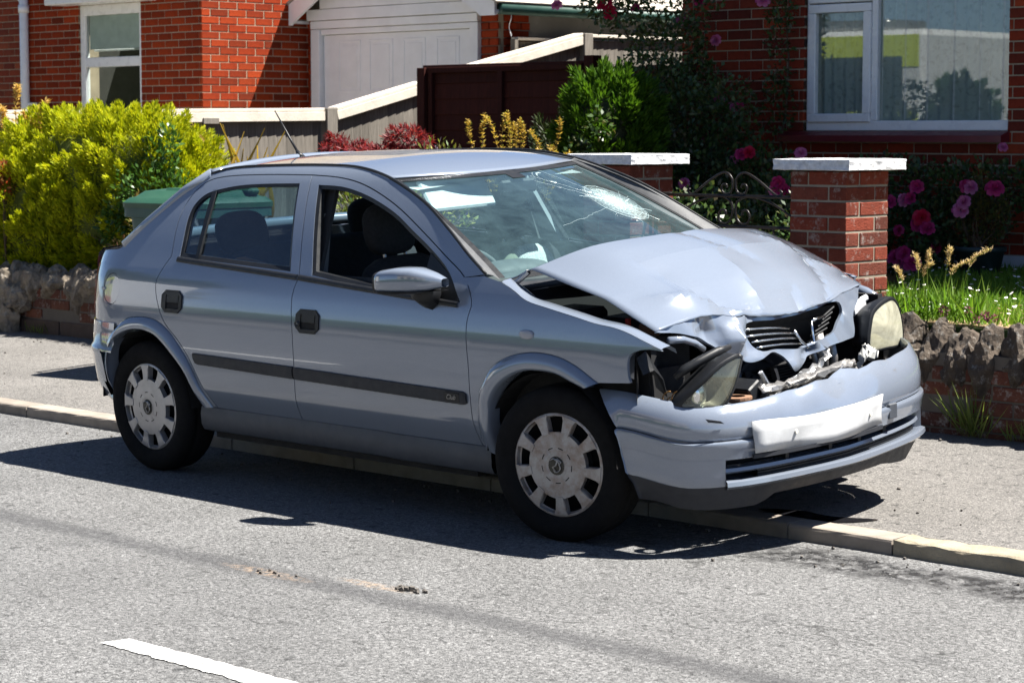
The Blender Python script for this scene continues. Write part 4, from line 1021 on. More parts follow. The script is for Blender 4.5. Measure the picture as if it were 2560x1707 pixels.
        # coarse old strip by the kerb
        kb = mth(n, 'MULTIPLY', ramp(n, mth(n, 'ABSOLUTE', mth(n, 'ADD', Y_, .45)), [(.1, 1), (.3, 0)]), ramp(n, noise(n, v, 18, 4, .7), [(.52, 0), (.6, 1)]))
        c = mixc(n, mth(n, 'MULTIPLY', kb, .55), c, (.05, .05, .05))
        nm = bump(n, noise(n, v, 18, 5, .7), mth(n, 'MULTIPLY', kb, 1) if False else .25, .02, nm)
    princ(n, o, c, rough, 0, nm); return m
ROAD = asphalt('road_asphalt', .178, .02, 128, True, (1, 1, 1.0))
PAVE = asphalt('pavement_asphalt', .19, .09, 190, False, (1.06, 1.0, .93))
def sheet(name, pts, mat, kind='structure'):
    o = mesh_np(name, pts, [tuple(range(len(pts)))], mat, None, False); return tag(o, kind=kind)
GRASSG = simple('earth', (.09, .075, .05), .95, 0, .3, 3, .02, 20)
sheet('ground', [(-400, -400, -.03), (400, -400, -.03), (400, 400, -.03), (-400, 400, -.03)], GRASSG)
sheet('road', [(-70, -7.6, 0), (50, -7.6, 0), (50, -.14, 0), (-70, -.14, 0)], ROAD)
o = mesh_np('pavement', [(-70, -.02, .058), (50, -.02, .058), (50, 2.12, .130), (-70, 2.12, .130), (-70, -.02, -.02), (50, -.02, -.02)], [(0, 1, 2, 3), (4, 5, 1, 0)], PAVE, None, False); tag(o, kind='structure')
o = mesh_np('far_pavement', [(-70, -10, .08), (50, -10, .08), (50, -7.6, .08), (-70, -7.6, .08), (-70, -7.6, -.02), (50, -7.6, -.02)], [(0, 1, 2, 3), (3, 2, 5, 4)], PAVE, None, False); tag(o, kind='structure')
def paint_white():
    m, n, o = nmat('road_paint'); v = coords(n)
    f = mth(n, 'MULTIPLY', ramp(n, noise(n, v, 60, 5, .7), [(.36, 0), (.46, 1)]), 1)
    p = princ(n, None, (.80, .80, .78), .7, 0, bump(n, noise(n, v, 120, 3), .6, .003)); t = N(n, 'BsdfTransparent'); mx = N(n, 'MixShader')
    lk(n, f, mx.inputs[0]); lk(n, t.outputs[0], mx.inputs[1]); lk(n, p.outputs[0], mx.inputs[2]); lk(n, mx.outputs[0], o.inputs[0]); return m
RP = paint_white()
for x0 in (.235, 6.2, -5.8, -11.8):
    L = [(x0, -3.07, .004), (x0+.02, -2.975, .004), (x0+2.0, -2.955, .004), (x0+2.0, -3.07, .004)]
    r_ = np.random.default_rng(int(abs(x0)*10)); P = densify(np.array(L), .025); P[:, :2] += r_.normal(0, .003, (len(P), 2))
    sheet('road_marking', [tuple(p) for p in P], RP)
# kerb stones, one by one
KC = simple('kerb_concrete', (.25, .215, .18), .85, 0, .25, 9, .003, 150, None, .12)
KS = simple('kerb_sandstone', (.25, .215, .155), .9, 0, .3, 7, .012, 40, None, .10)
kerb = empty('kerb'); tag(kerb, kind='structure')
kx = [-12.0]; joints = []
def kstone(x0, x1, mat, rough):
    L = x1-x0-.008; prof = [(-.145, -.05), (-.145, .046), (-.141, .055), (-.130, .060), (-.02, .061), (-.02, -.05)]
    n = max(2, int(L/.06)); rows = []
    for i in range(n+1):
        x = L*i/n; j = [(random.uniform(-1, 1)*rough, random.uniform(-1, 1)*rough) for _ in prof]
        rows.append([(x, y+jj[0]*(1 if 0 < k < 5 else 0), z+jj[1]*(1 if 0 < k < 5 else 0)) for k, ((y, z), jj) in enumerate(zip(prof, j))])
    mb = MB().grid(rows); k = len(prof); mb.f += [tuple(range(k)), tuple(n*k+i for i in range(k))[::-1]]
    o = mb.build('kerb_stone', mat, kerb); o.location = (x0+.004, 0, 0)
edges = [-4.72-.915*k for k in range(9, 0, -1)]+[-4.72, -3.80, -2.89, -1.97, -1.06, -.14, .58, 1.07]
for a, b in zip(edges[:-1], edges[1:]): kstone(a, b, KC, .0012)
x = 1.07
for L in (.62, .55, .7, .6, .66): kstone(x, x+L, KS, .004); x += L
tag(MB().box((-40, -.083, .005), (54, .124, .11)).build('far_kerb', KC), kind='structure')
tag(MB().box((27, -.083, .005), (44, .124, .11)).build('far_kerb', KC), kind='structure')
# loose grit on road and pavement
GR = simple('grit', (.10, .09, .08), .9, 0, .4, 90)
pts = []
for k in range(260):
    if k < 130: x = random.uniform(-4, 4.5); y = -.17-abs(random.gauss(0, .25)); z = .002
    else: x = random.uniform(-9, 4); y = random.uniform(.05, 2.0); z = .058+(y+.02)*.0336+.002
    s = random.uniform(.003, .010); pts.append((x, y, z, s))
pts += [(.31+random.uniform(-.08, .08), -1.86+random.uniform(-.02, .02), .003, random.uniform(.006, .016)) for _ in range(14)]
pts += [(-.23+random.uniform(-.1, .1), -2.0+random.uniform(-.03, .03), .003, random.uniform(.005, .011)) for _ in range(8)]
mb = MB()
for x, y, z, s in pts: mb.box((x, y, z+s*.3), (s*random.uniform(.8, 1.8), s*random.uniform(.8, 1.6), s), Matrix.Rotation(random.uniform(0, 3), 3, (random.random(), random.random(), 1)), .7)
tag(mb.build('grit', GR), 'small stones and grit scattered over the road edge and the pavement', 'grit', kind='stuff')
# coolant puddle on the pavement under the bumper
PUD, n, o = nmat('coolant'); princ(n, o, (.012, .012, .014), .08, 0, None)
P = cr([(.30+.0, .02), (.45, .10), (.62, .08), (.80, .14), (.72, .0), (.55, -.015)], 6, True)
q = sheet('fluid_stain', [(x, y, .058+(y+.02)*.0336+.0035) for x, y in P], PUD); tag(q, kind='structure')

DRV = simple('bounce_concrete', (.46, .43, .38), .9, 0, .12, 4, .004, 60)
o = mesh_np('bounce_driveway', [(-13.0, 2.3, .12), (-9.35, 2.3, .12), (-9.35, 8.2, .22), (-13.0, 8.2, .22)], [(0, 1, 2, 3)], DRV, None, False); tag(o, kind='structure')  # unseen pale slab added to bounce sun onto the garage door
# ================================================================== BRICKWORK
def brick_mat(name, cols, rough=.85, lichen=0, bd=.004, bs=60):
    m, n, o = nmat(name); v = coords(n)
    oi = N(n, 'ObjectInfo'); ge = N(n, 'NewGeometry')
    r = mth(n, 'FRACT', mth(n, 'ADD', mth(n, 'MULTIPLY', oi.outputs['Random'], 7.31), ge.outputs['Random Per Island']))
    c = ramp(n, r, [(i/(len(cols)-1), cc) for i, cc in enumerate(cols)])
    f = noise(n, v, 22, 6, .65); c = mixc(n, 1.0, c, ramp(n, f, [(.25, .72), (.75, 1.25)]), 'MULTIPLY')
    if lichen:
        tc = N(n, 'NewGeometry'); f2 = noise(n, tc.outputs['Position'], 16, 6, .75); c = mixc(n, ramp(n, f2, [(.60-.1*lichen, 0), (.70-.08*lichen, min(1, lichen))]), c, (.38, .37, .34))
    princ(n, o, c, rough, 0, bump(n, noise(n, v, bs, 5, .7), .8, bd), Specular_IOR_Level=.15); return m
def mortar_mat(name, c): return simple(name, c, .95, 0, .22, 6, .004, 120)
BR_L = brick_mat('house_brick_orange', [(0.122, 0.0163, 0.0042), (0.244, 0.0282, 0.0056), (0.195, 0.0222, 0.0046), (0.293, 0.0370, 0.0070), (0.162, 0.0192, 0.0046), (0.252, 0.0341, 0.0070)], bd=.002)
BR_LB = brick_mat('old_brick_mixed', [(0.200, 0.0360, 0.0186), (0.260, 0.0504, 0.0217), (0.160, 0.0324, 0.0186), (0.300, 0.0720, 0.0310)])
BR_R = brick_mat('house_brick_red', [(0.190, 0.0252, 0.0122), (0.257, 0.0350, 0.0139), (0.095, 0.0194, 0.0130), (0.314, 0.0486, 0.0174), (0.133, 0.0234, 0.0130), (0.228, 0.0331, 0.0139)])
BR_P = brick_mat('pillar_brick_rustic', [(.13, .034, .022), (.21, .045, .026), (.10, .030, .021), (.18, .050, .032)], .9, .5, .009, 110)
BR_W = brick_mat('garden_wall_brick', [(.115, .05, .034), (.16, .06, .04), (.10, .045, .035), (.19, .075, .045)], .95, .7, .008, 60)
MOR = mortar_mat('pale_mortar', (.34, .275, .195)); MOR2 = mortar_mat('grey_mortar', (.25, .215, .165)); MORD = mortar_mat('dirty_mortar', (.13, .11, .09))
_bc = {}
def brick_mesh(L, mat, h=.065, dep=.05, jit=0):
    k = (round(L, 3), mat.name, h, dep)
    if k not in _bc:
        mb = MB().bbox((L/2, 0, h/2), (L, dep, h), .003); me = bpy.data.meshes.new('brick'); me.from_pydata(mb.v, [], mb.f); me.materials.append(mat); _bc[k] = me
    return _bc[k]
def bricks(parent, org, ang, width, z0, z1, mat, holes=(), off=0., proud=.004, pitch=.075, Lb=.215, course0=0, jog=.0012, limit=None, heads=()):
    """stretcher bond on a vertical face; local u along ang, outward normal = (sin ang, -cos ang)"""
    cu, su = math.cos(ang), math.sin(ang); nn = int(round((z1-z0)/pitch)); cnt = 0
    for r in range(nn):
        z = z0+r*pitch; sh = ((r+course0) % 2)*(Lb+.01)/2; u = -sh+off
        while u < width-.001:
            a, b = max(u, 0), min(u+Lb, width)
            segs = [(a, b)]
            for (h0, h1, hz0, hz1) in holes:
                if z+.065 > hz0+.01 and z < hz1-.01:
                    ns = []
                    for (p, q) in segs:
                        if q <= h0 or p >= h1: ns.append((p, q))
                        else:
                            if p < h0: ns.append((p, h0))
                            if q > h1: ns.append((h1, q))
                    segs = ns
            for (p, q) in segs:
                if q-p < .025: continue
                o = bpy.data.objects.new('brick', brick_mesh(q-p, mat, pitch-.010)); COL.objects.link(o); o.parent = parent
                d = -.025+proud+random.uniform(-jog, jog)
                o.location = (org[0]+cu*p+su*d, org[1]+su*p-cu*d, z+.005); o.rotation_euler = (random.uniform(-.004, .004), 0, ang); cnt += 1
            u += Lb+.01
    return cnt
def wall_slab(name, parent, org, ang, width, z0, z1, thick, mat, holes=()):
    """backing wall: boxes round the openings, set back from the brick faces"""
    cu, su = math.cos(ang), math.sin(ang); mb = MB()
    xs = sorted({0, width, *[h[0] for h in holes], *[h[1] for h in holes]}); zs = sorted({z0, z1, *[h[2] for h in holes], *[h[3] for h in holes]})
    for a, b in zip(xs[:-1], xs[1:]):
        for c, d in zip(zs[:-1], zs[1:]):
            if any(h[0] <= (a+b)/2 <= h[1] and h[2] <= (c+d)/2 <= h[3] for h in holes): continue
            u = (a+b)/2; t = thick/2
            mb.box((org[0]+cu*u-su*t, org[1]+su*u+cu*t, (c+d)/2), (b-a, thick, d-c), Matrix.Rotation(ang, 3, 'Z'))
    return mb.build(name, mat, parent)
def brick_tex(name, c1, c2, mor):
    m, n, o = nmat(name); v = coords(n)
    b = N(n, 'TexBrick'); b.inputs['Scale'].default_value = 1; b.inputs['Brick Width'].default_value = .225; b.inputs['Row Height'].default_value = .075
    b.inputs['Mortar Size'].default_value = .006; b.inputs['Color1'].default_value = col4(c1); b.inputs['Color2'].default_value = col4(c2); b.inputs['Mortar'].default_value = col4(mor)
    sp = N(n, 'SeparateXYZ'); lk(n, v, sp.inputs[0]); cb = N(n, 'CombineXYZ'); lk(n, mth(n, 'ADD', sp.outputs[0], sp.outputs[1]), cb.inputs[0]); lk(n, sp.outputs[2], cb.inputs[1]); lk(n, cb.outputs[0], b.inputs['Vector'])
    princ(n, o, b.outputs[0], .9); return m
BT_R = brick_tex('far_brick_red', (.2, .04, .025), (.27, .055, .03), (.3, .25, .18)); BT_L = brick_tex('far_brick_orange', (.3, .055, .025), (.34, .065, .03), (.4, .33, .24))
UPVC = simple('white_upvc', (.78, .79, .80), .3, 0, .04, 6)
WHITEW = simple('white_painted_wood', (.76, .77, .78), .5, 0, .07, 5, .001, 60)
def window_glass(name, refl):
    m, n, o = nmat(name); t = N(n, 'BsdfTransparent'); t.inputs[0].default_value = (.85, .9, .88, 1)
    g = N(n, 'BsdfGlossy'); g.inputs['Roughness'].default_value = .01; fc = schlick(n, .043, refl)
    mx = N(n, 'MixShader'); lk(n, fc, mx.inputs[0]); lk(n, t.outputs[0], mx.inputs[1]); lk(n, g.outputs[0], mx.inputs[2]); lk(n, mx.outputs[0], o.inputs[0]); return m
WGL = window_glass('double_glazing', 1.6)

# ================================================================== RIGHT-HAND HOUSE (front wall on Y = 6.15)
hr = empty('brick_house', (-2.0, 6.15, .6)); tag(hr, 'red brick house with white framed window and climbing roses', 'house')
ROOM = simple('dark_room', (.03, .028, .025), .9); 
def at(parent): return Vector(parent.location)
def rel(parent, p): l = parent.location; return (p[0]-l.x, p[1]-l.y, p[2]-l.z)
X0, X1, YH = -5.45, 4.0, 6.15
wh = (-4.288-X0, -2.563-X0, 1.50, 2.62)
o_ = rel(hr, (X0, YH, 0))
wall_slab('wall', hr, (o_[0]+3.75, o_[1]-.004, 0), 0, X1-X0-3.75, -.6, 2.05, .25, BT_R)
wall_slab('wall', hr, o_, 0, 3.75, -.6, 2.05, .25, MOR, [(wh[0], wh[1], wh[2]-.6, wh[3]-.6)])
wall_slab('upper_wall', hr, (o_[0], o_[1]-.004, 0), 0, X1-X0, 2.05, 4.0, .25, BT_R)
MB().box((X0+.125-hr.location.x, 4.2, 1.75), (.25, 7.7, 4.7)).build('side_wall', BT_R, hr)
MB().grid([[(x, y, z) for x in (X0+1.9, X1+2.3)] for y, z in ((-.40, 3.9), (4.0, 5.9), (8.3, 3.9))]).build('roof', simple('roof_tiles', (.15, .06, .04), .9, 0, .3, 20), hr, solid=.08)  # unseen roof, eaves kept low so the windscreen mirrors open sky
XT = -2.35  # unseen taller storey, added to cast shade over the lawn
wall_slab('upper_wall', hr, (XT+2.0, -.004, 0), 0, X1-XT, 4.0, 5.6, .25, BT_R)
MB().box((XT+.125+2.0, 4.2, 4.8), (.25, 7.7, 1.6)).build('shade_gable', BT_R, hr)
MB().grid([[(x, y, z) for x in (XT+1.8, X1+2.3)] for y, z in ((-.40, 5.5), (4.0, 7.4), (8.3, 5.5))]).build('shade_roof', MATS['roof_tiles'], hr, solid=.08)
bricks(hr, o_, 0, 3.75, .135, 2.01, BR_R, [(wh[0], wh[1], wh[2]-.6-.02, wh[3]-.6)], proud=.006)
MB().box((rel(hr, ((X0+X1)/2, YH-.018, 0))[0], -.018, .055), (X1-X0, .05, .155)).build('plinth', simple('white_plinth', (.55, .57, .62), .8, 0, .1, 4), hr)
wn = empty('window', rel(hr, (-3.4255, YH+.0, 1.565)), 0, hr)
def wbox(name, x0, x1, z0, z1, y, d, mat=UPVC, bev=.006):
    return MB().bbox((((x0+x1)/2)+3.4255, y+d/2, (z0+z1)/2-1.565), (x1-x0, d, z1-z0), bev).build(name, mat, wn)
yy = .025
wbox('frame_bottom', -4.284, -2.566, 1.567, 1.638, yy, .06); wbox('frame_side', -4.284, -4.262, 1.638, 2.62, yy, .06); wbox('frame_side', -2.57, -2.545, 1.638, 2.62, yy, .06)
wbox('mullion', -3.712, -3.660, 1.638, 2.62, yy, .06)
for nm, a in (('sash_rail', (-4.262, -3.712, 1.628, 1.690)), ('sash_rail', (-4.262, -3.712, 2.404, 2.466)), ('sash_stile', (-4.262, -4.196, 1.690, 2.404)), ('sash_stile', (-3.778, -3.712, 1.690, 2.404)), ('frame_head', (-4.262, -3.712, 2.475, 2.62))): wbox(nm, *a, yy-.018, .05)
wbox('pane', -4.196, -3.778, 1.690, 2.404, yy+.02, .006, WGL, .001); wbox('pane', -3.660, -2.57, 1.638, 2.62, yy+.035, .006, WGL, .001)
MB().prism([(-1.02, -.11, -.075), (-1.02, .02, -.075), (-1.02, .02, .0), (-1.02, -.02, .0), (-1.02, -.11, -.03)], (1.9, 0, 0)).build('window_sill', simple('maroon_sill', (.13, .012, .018), .4, 0, .2, 10), wn)
LACE, n, o = nmat('lace'); v = coords(n)
fl = ramp(n, noise(n, v, 26, 4, .6), [(.34, .72), (.48, 1.0)]); wv_ = N(n, 'TexWave'); wv_.inputs['Scale'].default_value = 60; lk(n, v, wv_.inputs['Vector'])
df = N(n, 'BsdfDiffuse'); df.inputs[0].default_value = (.9, .91, .89, 1); tl = N(n, 'BsdfTranslucent'); tl.inputs[0].default_value = (.7, .72, .7, 1); ad = N(n, 'MixShader'); ad.inputs[0].default_value = .4
lk(n, df.outputs[0], ad.inputs[1]); lk(n, tl.outputs[0], ad.inputs[2]); tt = N(n, 'BsdfTransparent'); mx = N(n, 'MixShader'); lk(n, fl, mx.inputs[0]); lk(n, tt.outputs[0], mx.inputs[1]); lk(n, ad.outputs[0], mx.inputs[2]); lk(n, mx.outputs[0], o.inputs[0])
for a, b, amp in ((-.84, .0, .012), (-.24, .90, .018)):
    xs = np.linspace(a, b, 130); MB().grid([[(x, .085+amp*math.sin(x*62+.8*math.sin(x*9))+.005*math.sin(x*31), z) for x in xs] for z in (.02, .5, 1.1)]).build('net_curtain', LACE, wn, smooth=True)
MB().grid([[(x, .22+.02*math.sin(x*50), z) for x in np.linspace(.62, .88, 30)] for z in (.0, .5, 1.1)]).build('side_curtain', simple('curtain_cloth', (.5, .5, .47), .9), wn, smooth=True)
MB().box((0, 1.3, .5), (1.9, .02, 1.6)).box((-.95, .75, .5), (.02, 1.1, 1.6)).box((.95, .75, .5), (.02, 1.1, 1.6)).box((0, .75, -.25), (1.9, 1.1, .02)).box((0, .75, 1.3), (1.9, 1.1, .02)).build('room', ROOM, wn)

# ================================================================== LEFT-HAND HOUSE (front wall Y = 6.77, side wall X = -12.26)
hl = empty('brick_house', (-13.5, 6.77, .3)); tag(hl, 'orange red brick house with white downpipe and tall white window', 'house')
XL = -15.33; XC = -12.258; w0 = (-14.385-XL, -13.27-XL, 1.2, 2.88)
sz = lambda t: tuple([t[0], t[1], t[2]-.3, t[3]-.3])
oL = rel(hl, (XL, 6.77, .3)); oL = (oL[0], oL[1], 0)
wall_slab('wall', hl, oL, 0, XC-XL-.25, -.3, 2.75, .25, MOR, [sz(w0)])
wall_slab('upper_wall', hl, (oL[0], oL[1]-.006, 0), 0, XC-XL-.25, 2.75, 4.5, .25, BT_L)
bricks(hl, oL, 0, XC-XL, 1.35, 2.78, BR_L, [sz(w0)], proud=.005)
oS = rel(hl, (XC, 6.77, .3)); oS = (oS[0]+.0, oS[1], 0)
wall_slab('side_wall', hl, oS, R(90), 4.5, -.3, 4.5, .25, MOR)
bricks(hl, oS, R(90), 1.40, 1.35, 2.78, BR_L, proud=.005, course0=1)
oB = rel(hl, (-17.6, 6.97, .3)); oB = (oB[0], oB[1], 0)
wall_slab('rear_wing_wall', hl, oB, 0, 2.35, -.3, 4.5, .25, MOR)
bricks(hl, (oB[0]+1.0, oB[1], 0), 0, 1.33, 1.35, 2.85, BR_LB, proud=.005)
MB().tube([(-1.83, -.06, 3.6), (-1.83, -.06, -.3)], .048, 14).build('downpipe', UPVC, hl, smooth=True)
MB().tube([(-1.83, -.06, 2.66), (-1.90, -.06, 2.72), (-2.10, -.02, 2.80), (-2.3, .0, 2.95)], .045, 12).tube([(-1.83, -.06, 2.54), (-1.83, -.06, 2.62)], .058, 14).build('pipe_branch', UPVC, hl, smooth=True)
MB().box((-1.72, -.04, 1.56), (.12, .03, .03)).build('pipe_clip', UPVC, hl)
wl = empty('window', rel(hl, (-13.83, 6.77, 1.78)), 0, hl)
def w2(name, x0, x1, z0, z1, y, d, mat=UPVC): return MB().bbox(((x0+x1)/2+13.83, y+d/2, (z0+z1)/2-1.78), (x1-x0, d, z1-z0), .006).build(name, mat, wl)
for nm, a in (('frame_side', (-14.385, -14.30, 1.2, 2.88)), ('frame_side', (-13.335, -13.27, 1.2, 2.88)), ('frame_head', (-14.30, -13.335, 2.77, 2.88)), ('transom', (-14.30, -13.335, 2.235, 2.335))): w2(nm, *a, .02, .06)
w2('pane', -14.30, -13.335, 2.335, 2.77, .05, .006, WGL); w2('pane', -14.30, -13.335, 1.25, 2.235, .05, .006, WGL)
w2('roller_blind', -14.27, -13.36, 2.42, 2.80, .065, .004, simple('blind_cloth', (.72, .74, .73), .9)); w2('blind_hem', -14.25, -13.36, 2.40, 2.42, .095, .012, UPVC)
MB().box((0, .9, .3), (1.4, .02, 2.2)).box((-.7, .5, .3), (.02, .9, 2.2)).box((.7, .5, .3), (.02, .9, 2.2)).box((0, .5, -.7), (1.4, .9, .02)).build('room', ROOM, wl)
MB().bbox((.02, -.12, 1.19), (1.62, .30, .18), .01).build('window_canopy', UPVC, wl)

# ================================================================== GARAGE (front Y = 8.15)
ga = empty('garage', (-10.9, 8.15, .2)); tag(ga, 'small garage with white panelled door and white boarded gable', 'garage')
def gbox(name, x0, x1, z0, z1, y0, y1, mat, bev=.006, par=ga): return MB().bbox(((x0+x1)/2+10.9, (y0+y1)/2-8.15, (z0+z1)/2-.2), (x1-x0, y1-y0, z1-z0), bev).build(name, mat, par)
bricks(ga, (-12.40+10.9, 0, 0), 0, .225, .97, 2.55, BR_L, proud=.02, Lb=.215)
bricks(ga, (-9.70+10.9, 0, 0), 0, .225, .97, 2.55, BR_L, proud=.02, course0=1)
wall_slab('pier', ga, (-12.40+10.9, 0, 0), 0, .225, -.2, 2.6, .2, MOR2); wall_slab('pier', ga, (-9.70+10.9, 0, 0), 0, .225, -.2, 2.6, .2, MOR2)
wall_slab('side_wall', ga, (-9.475+10.9+.0, .1, 0), R(90), 5.5, -.2, 2.62, .2, simple('grey_render', (.20, .20, .185), .95, 0, .12, 3, .004, 60))
bricks(ga, (-9.475+10.9, .06, 0), R(90), .34, .97, 2.55, BR_L, proud=.012)
gbox('door_frame', -12.175, -12.04, .2, 2.60, 8.09, 8.19, WHITEW); gbox('door_frame', -9.82, -9.705, .2, 2.60, 8.09, 8.19, WHITEW)
gbox('door_frame', -12.175, -9.705, 2.605, 2.685, 8.085, 8.19, WHITEW); gbox('door_head', -12.037, -9.822, 2.545, 2.600, 8.11, 8.19, WHITEW)
dr = gbox('garage_door', -12.03, -9.83, .2, 2.54, 8.15, 8.19, WHITEW, .004)
for (a, b) in ((-11.803, -11.463), (-11.33, -10.975), (-10.824, -10.498), (-10.342, -10.016)):
    for z0, z1 in ((1.963, 2.480), (1.32, 1.84)):
        for q in ((a, b, z1-.018, z1), (a, b, z0, z0+.018), (a, a+.018, z0+.019, z1-.019), (b-.018, b, z0+.019, z1-.019)): gbox('door_moulding', q[0], q[1], q[2], q[3], 8.1455, 8.152, WHITEW, .002, dr).location = (0, 0, 0)
        gbox('door_panel', a+.05, b-.05, z0+.05, z1-.05, 8.147, 8.152, WHITEW, .002, dr)
# gable: boards, barge boards, roof
for k, (z0, z1) in enumerate(((2.69, 2.80), (2.805, 2.93), (2.935, 3.06), (3.065, 3.19), (3.195, 3.32))):
    inset_ = max(0, (z1-2.72)/.56); gbox('gable_board', -12.33+inset_*.9, -9.58-inset_*.9, z0, z1, 8.06-.0*k, 8.09+.01*k, WHITEW, .004)
RX = -10.83; SL = .50
def barge(s):
    xe = -12.42 if s < 0 else -9.25; P = []
    ze = 2.64; zr = ze+abs(RX-xe)*SL
    L = [(xe, ze), (xe, ze+.12), (RX, zr+.165), (RX, zr-.0+.02), (xe-s*.22, ze+.02), (xe-s*.20, ze)]
    MB().prism([(x+10.9, 7.87-8.15, z-.2) for x, z in L], (0, .03, 0)).build('barge_board', WHITEW, ga)
    MB().prism([(x+10.9, 7.90-8.15, z-.2) for x, z in ((xe, ze+.02), (xe-s*.18, ze+.02), (xe-s*.18, ze+.05), (xe, ze+.05))], (0, .3, 0)).build('soffit', WHITEW, ga)
barge(-1); barge(1)
TILE = simple('concrete_tile', (.36, .33, .29), .9, 0, .2, 10, .006, 50)
tl_ = MB()
for s in (-1, 1):
    xe = -12.46 if s < 0 else -9.21
    for k in range(11):
        for y in np.arange(7.84, 13.2, .30):
            xa = xe-s*k*.16; za = 2.755+k*.16*SL; ang_ = math.atan(SL)*(-s)
            tl_.box((xa-s*.085+10.9, y+.15-8.15, za+.05-.2), (.215, .294, .016), Matrix.Rotation(-ang_*.92 if False else (math.atan(SL)*s), 3, 'Y'))
tag(tl_.build('roof_tiles', TILE, ga), kind='stuff')
MB().tube([(1.66, -.22, 2.50), (1.66, 5.0, 2.50)], .055, 10).build('gutter', simple('green_gutter', (.012, .06, .045), .5), ga, smooth=True)
MB().tube(cr([(1.64, -.05, 2.50), (1.66, -.07, 2.42), (1.62, -.06, 2.34), (1.64, -.05, 2.25)], 4), .004, 5).build('loose_cable', UPVC, ga)

# ================================================================== GARDEN GROUND, WALLS, PILLARS, GATE
SOIL = simple('garden_soil', (.07, .05, .035), .95, 0, .3, 6, .02, 30)
LAWN = simple('lawn_base', (.035, .075, .012), .9, 0, .3, 12, .02, 60)
def slabtop(name, x0, x1, y0, y1, z, mat): return tag(MB().box(((x0+x1)/2, (y0+y1)/2, z/2-.02), (x1-x0, y1-y0, z+.04)).build(name, mat), kind='structure')
slabtop('garden_bed', -9.1, -2.18, 2.22, 6.0, .45, SOIL); slabtop('front_lawn', -1.02, 6, 2.26, 6.1, .62, LAWN); slabtop('garden_path', -2.16, -1.03, 2.1, 6.1, .14, PAVE)
slabtop('gravel_corner', -.62, 3.4, 2.27, 3.28, .632, simple('tan_gravel', (.33, .22, .13), .95, 0, .35, 60, .01, 120))
PCAP = simple('painted_cap', (.60, .61, .63), .85, 0, .28, 38, .012, 70)
def pillar(x0, x1, y0, y1, zc, label, name='gate_pillar'):
    p = empty(name, ((x0+x1)/2, (y0+y1)/2, .1)); tag(p, label, 'pillar', 'brick pillars either side of the iron gate')
    hx, hy = (x1-x0)/2, (y1-y0)/2; H_ = zc-.1; rows = int(round(H_/.0765)); pit = H_/rows
    MB().box((0, 0, H_/2-.05), (2*hx-.008, 2*hy-.008, H_+.08)).build('mortar_core', MOR2, p)
    for r in range(rows):
        z = r*pit+.005; h = pit-.011
        # four stretchers pinwheel + half bats, alternating
        L = .218; S = 2*hx-L-.01
        fl = r % 2
        Lf = 2*hx-.113
        for k, a in enumerate((0, 90, 180, 270)):
            w_ = 2*(hx if k % 2 == 0 else hy); e = hy if k % 2 == 0 else hx
            parts_ = [(0, w_-.115)] if fl else [(.115, w_)]
            for (u0, u1) in parts_:
                if u1-u0 < .02: continue
                o = bpy.data.objects.new('brick', brick_mesh(u1-u0, BR_P, round(h, 4), .105)); COL.objects.link(o); o.parent = p
                ca, sa = math.cos(R(a)), math.sin(R(a)); lx, ly = -w_/2+u0, -e+.0525+random.uniform(-.002, .0015)
                o.location = (ca*lx-sa*ly, sa*lx+ca*ly, z); o.rotation_euler = (random.uniform(-.006, .006), random.uniform(-.004, .004), R(a)+random.uniform(-.006, .006))
    bm = bmesh.new(); bmesh.ops.create_cube(bm, size=1); bmesh.ops.subdivide_edges(bm, edges=bm.edges[:], cuts=15, use_grid_fill=True)
    sx, sy, sz_ = 2*hx+.13, 2*hy+.13, .056
    for v in bm.verts:
        q = v.co.copy(); e = sum(abs(t) > .49 for t in q); v.co = Vector((q.x*sx, q.y*sy, q.z*sz_+H_+.029)); w_ = mnoise.fractal(v.co*22+Vector((x0, 7, 1)), 1, 2, 4)
        v.co += Vector((q.x, q.y, q.z*.5))*(.010*w_-(.006+.012*max(0, w_) if e > 1 else 0))
    me = bpy.data.meshes.new('cap_slab'); bm.to_mesh(me); bm.free(); me.materials.append(PCAP); link(bpy.data.objects.new('cap_slab', me), p)
    return p
pillar(-2.515, -2.172, 1.97, 2.315, 1.385, 'brick gate pillar with white cap behind the cracked windscreen')
pillar(-1.098, -.752, 1.97, 2.315, 1.370, 'brick gate pillar with white cap behind the crumpled bonnet, beside the lawn')
# iron gate
IRON = simple('black_iron', (.014, .012, .011), .35, .3, .4, 40, .001, 120)
gt = empty('iron_gate', (-1.635, 2.15, .14)); tag(gt, 'black wrought iron garden gate with scrolls between brick pillars', 'gate')
gx0, gx1 = -2.15, -1.115; gp = lambda x, z: (x+1.635, 0, z-.14)
def bar(name, a, b, r=.008): return MB().tube([gp(*a), gp(*b)], r, 6).build(name, IRON, gt)
for z in (1.228, 1.070, .22): bar('rail', (gx0, z), (gx1, z), .010)
for x in (gx0, gx1): bar('stile', (x, .18), (x, 1.235), .011)
for x in np.linspace(gx0, gx1, 10)[1:-1]: bar('bar', (x, .22), (x, 1.07), .006)
def spiral(cx, cz, r0, r1, a0, a1, n=34): return [(cx+(r0+(r1-r0)*t)*math.cos(a0+(a1-a0)*t), cz+(r0+(r1-r0)*t)*math.sin(a0+(a1-a0)*t)) for t in np.linspace(0, 1, n)]
def scroll(pts, r=.0065): return MB().tube([gp(*p) for p in pts], r, 6).build('scroll', IRON, gt, smooth=True)
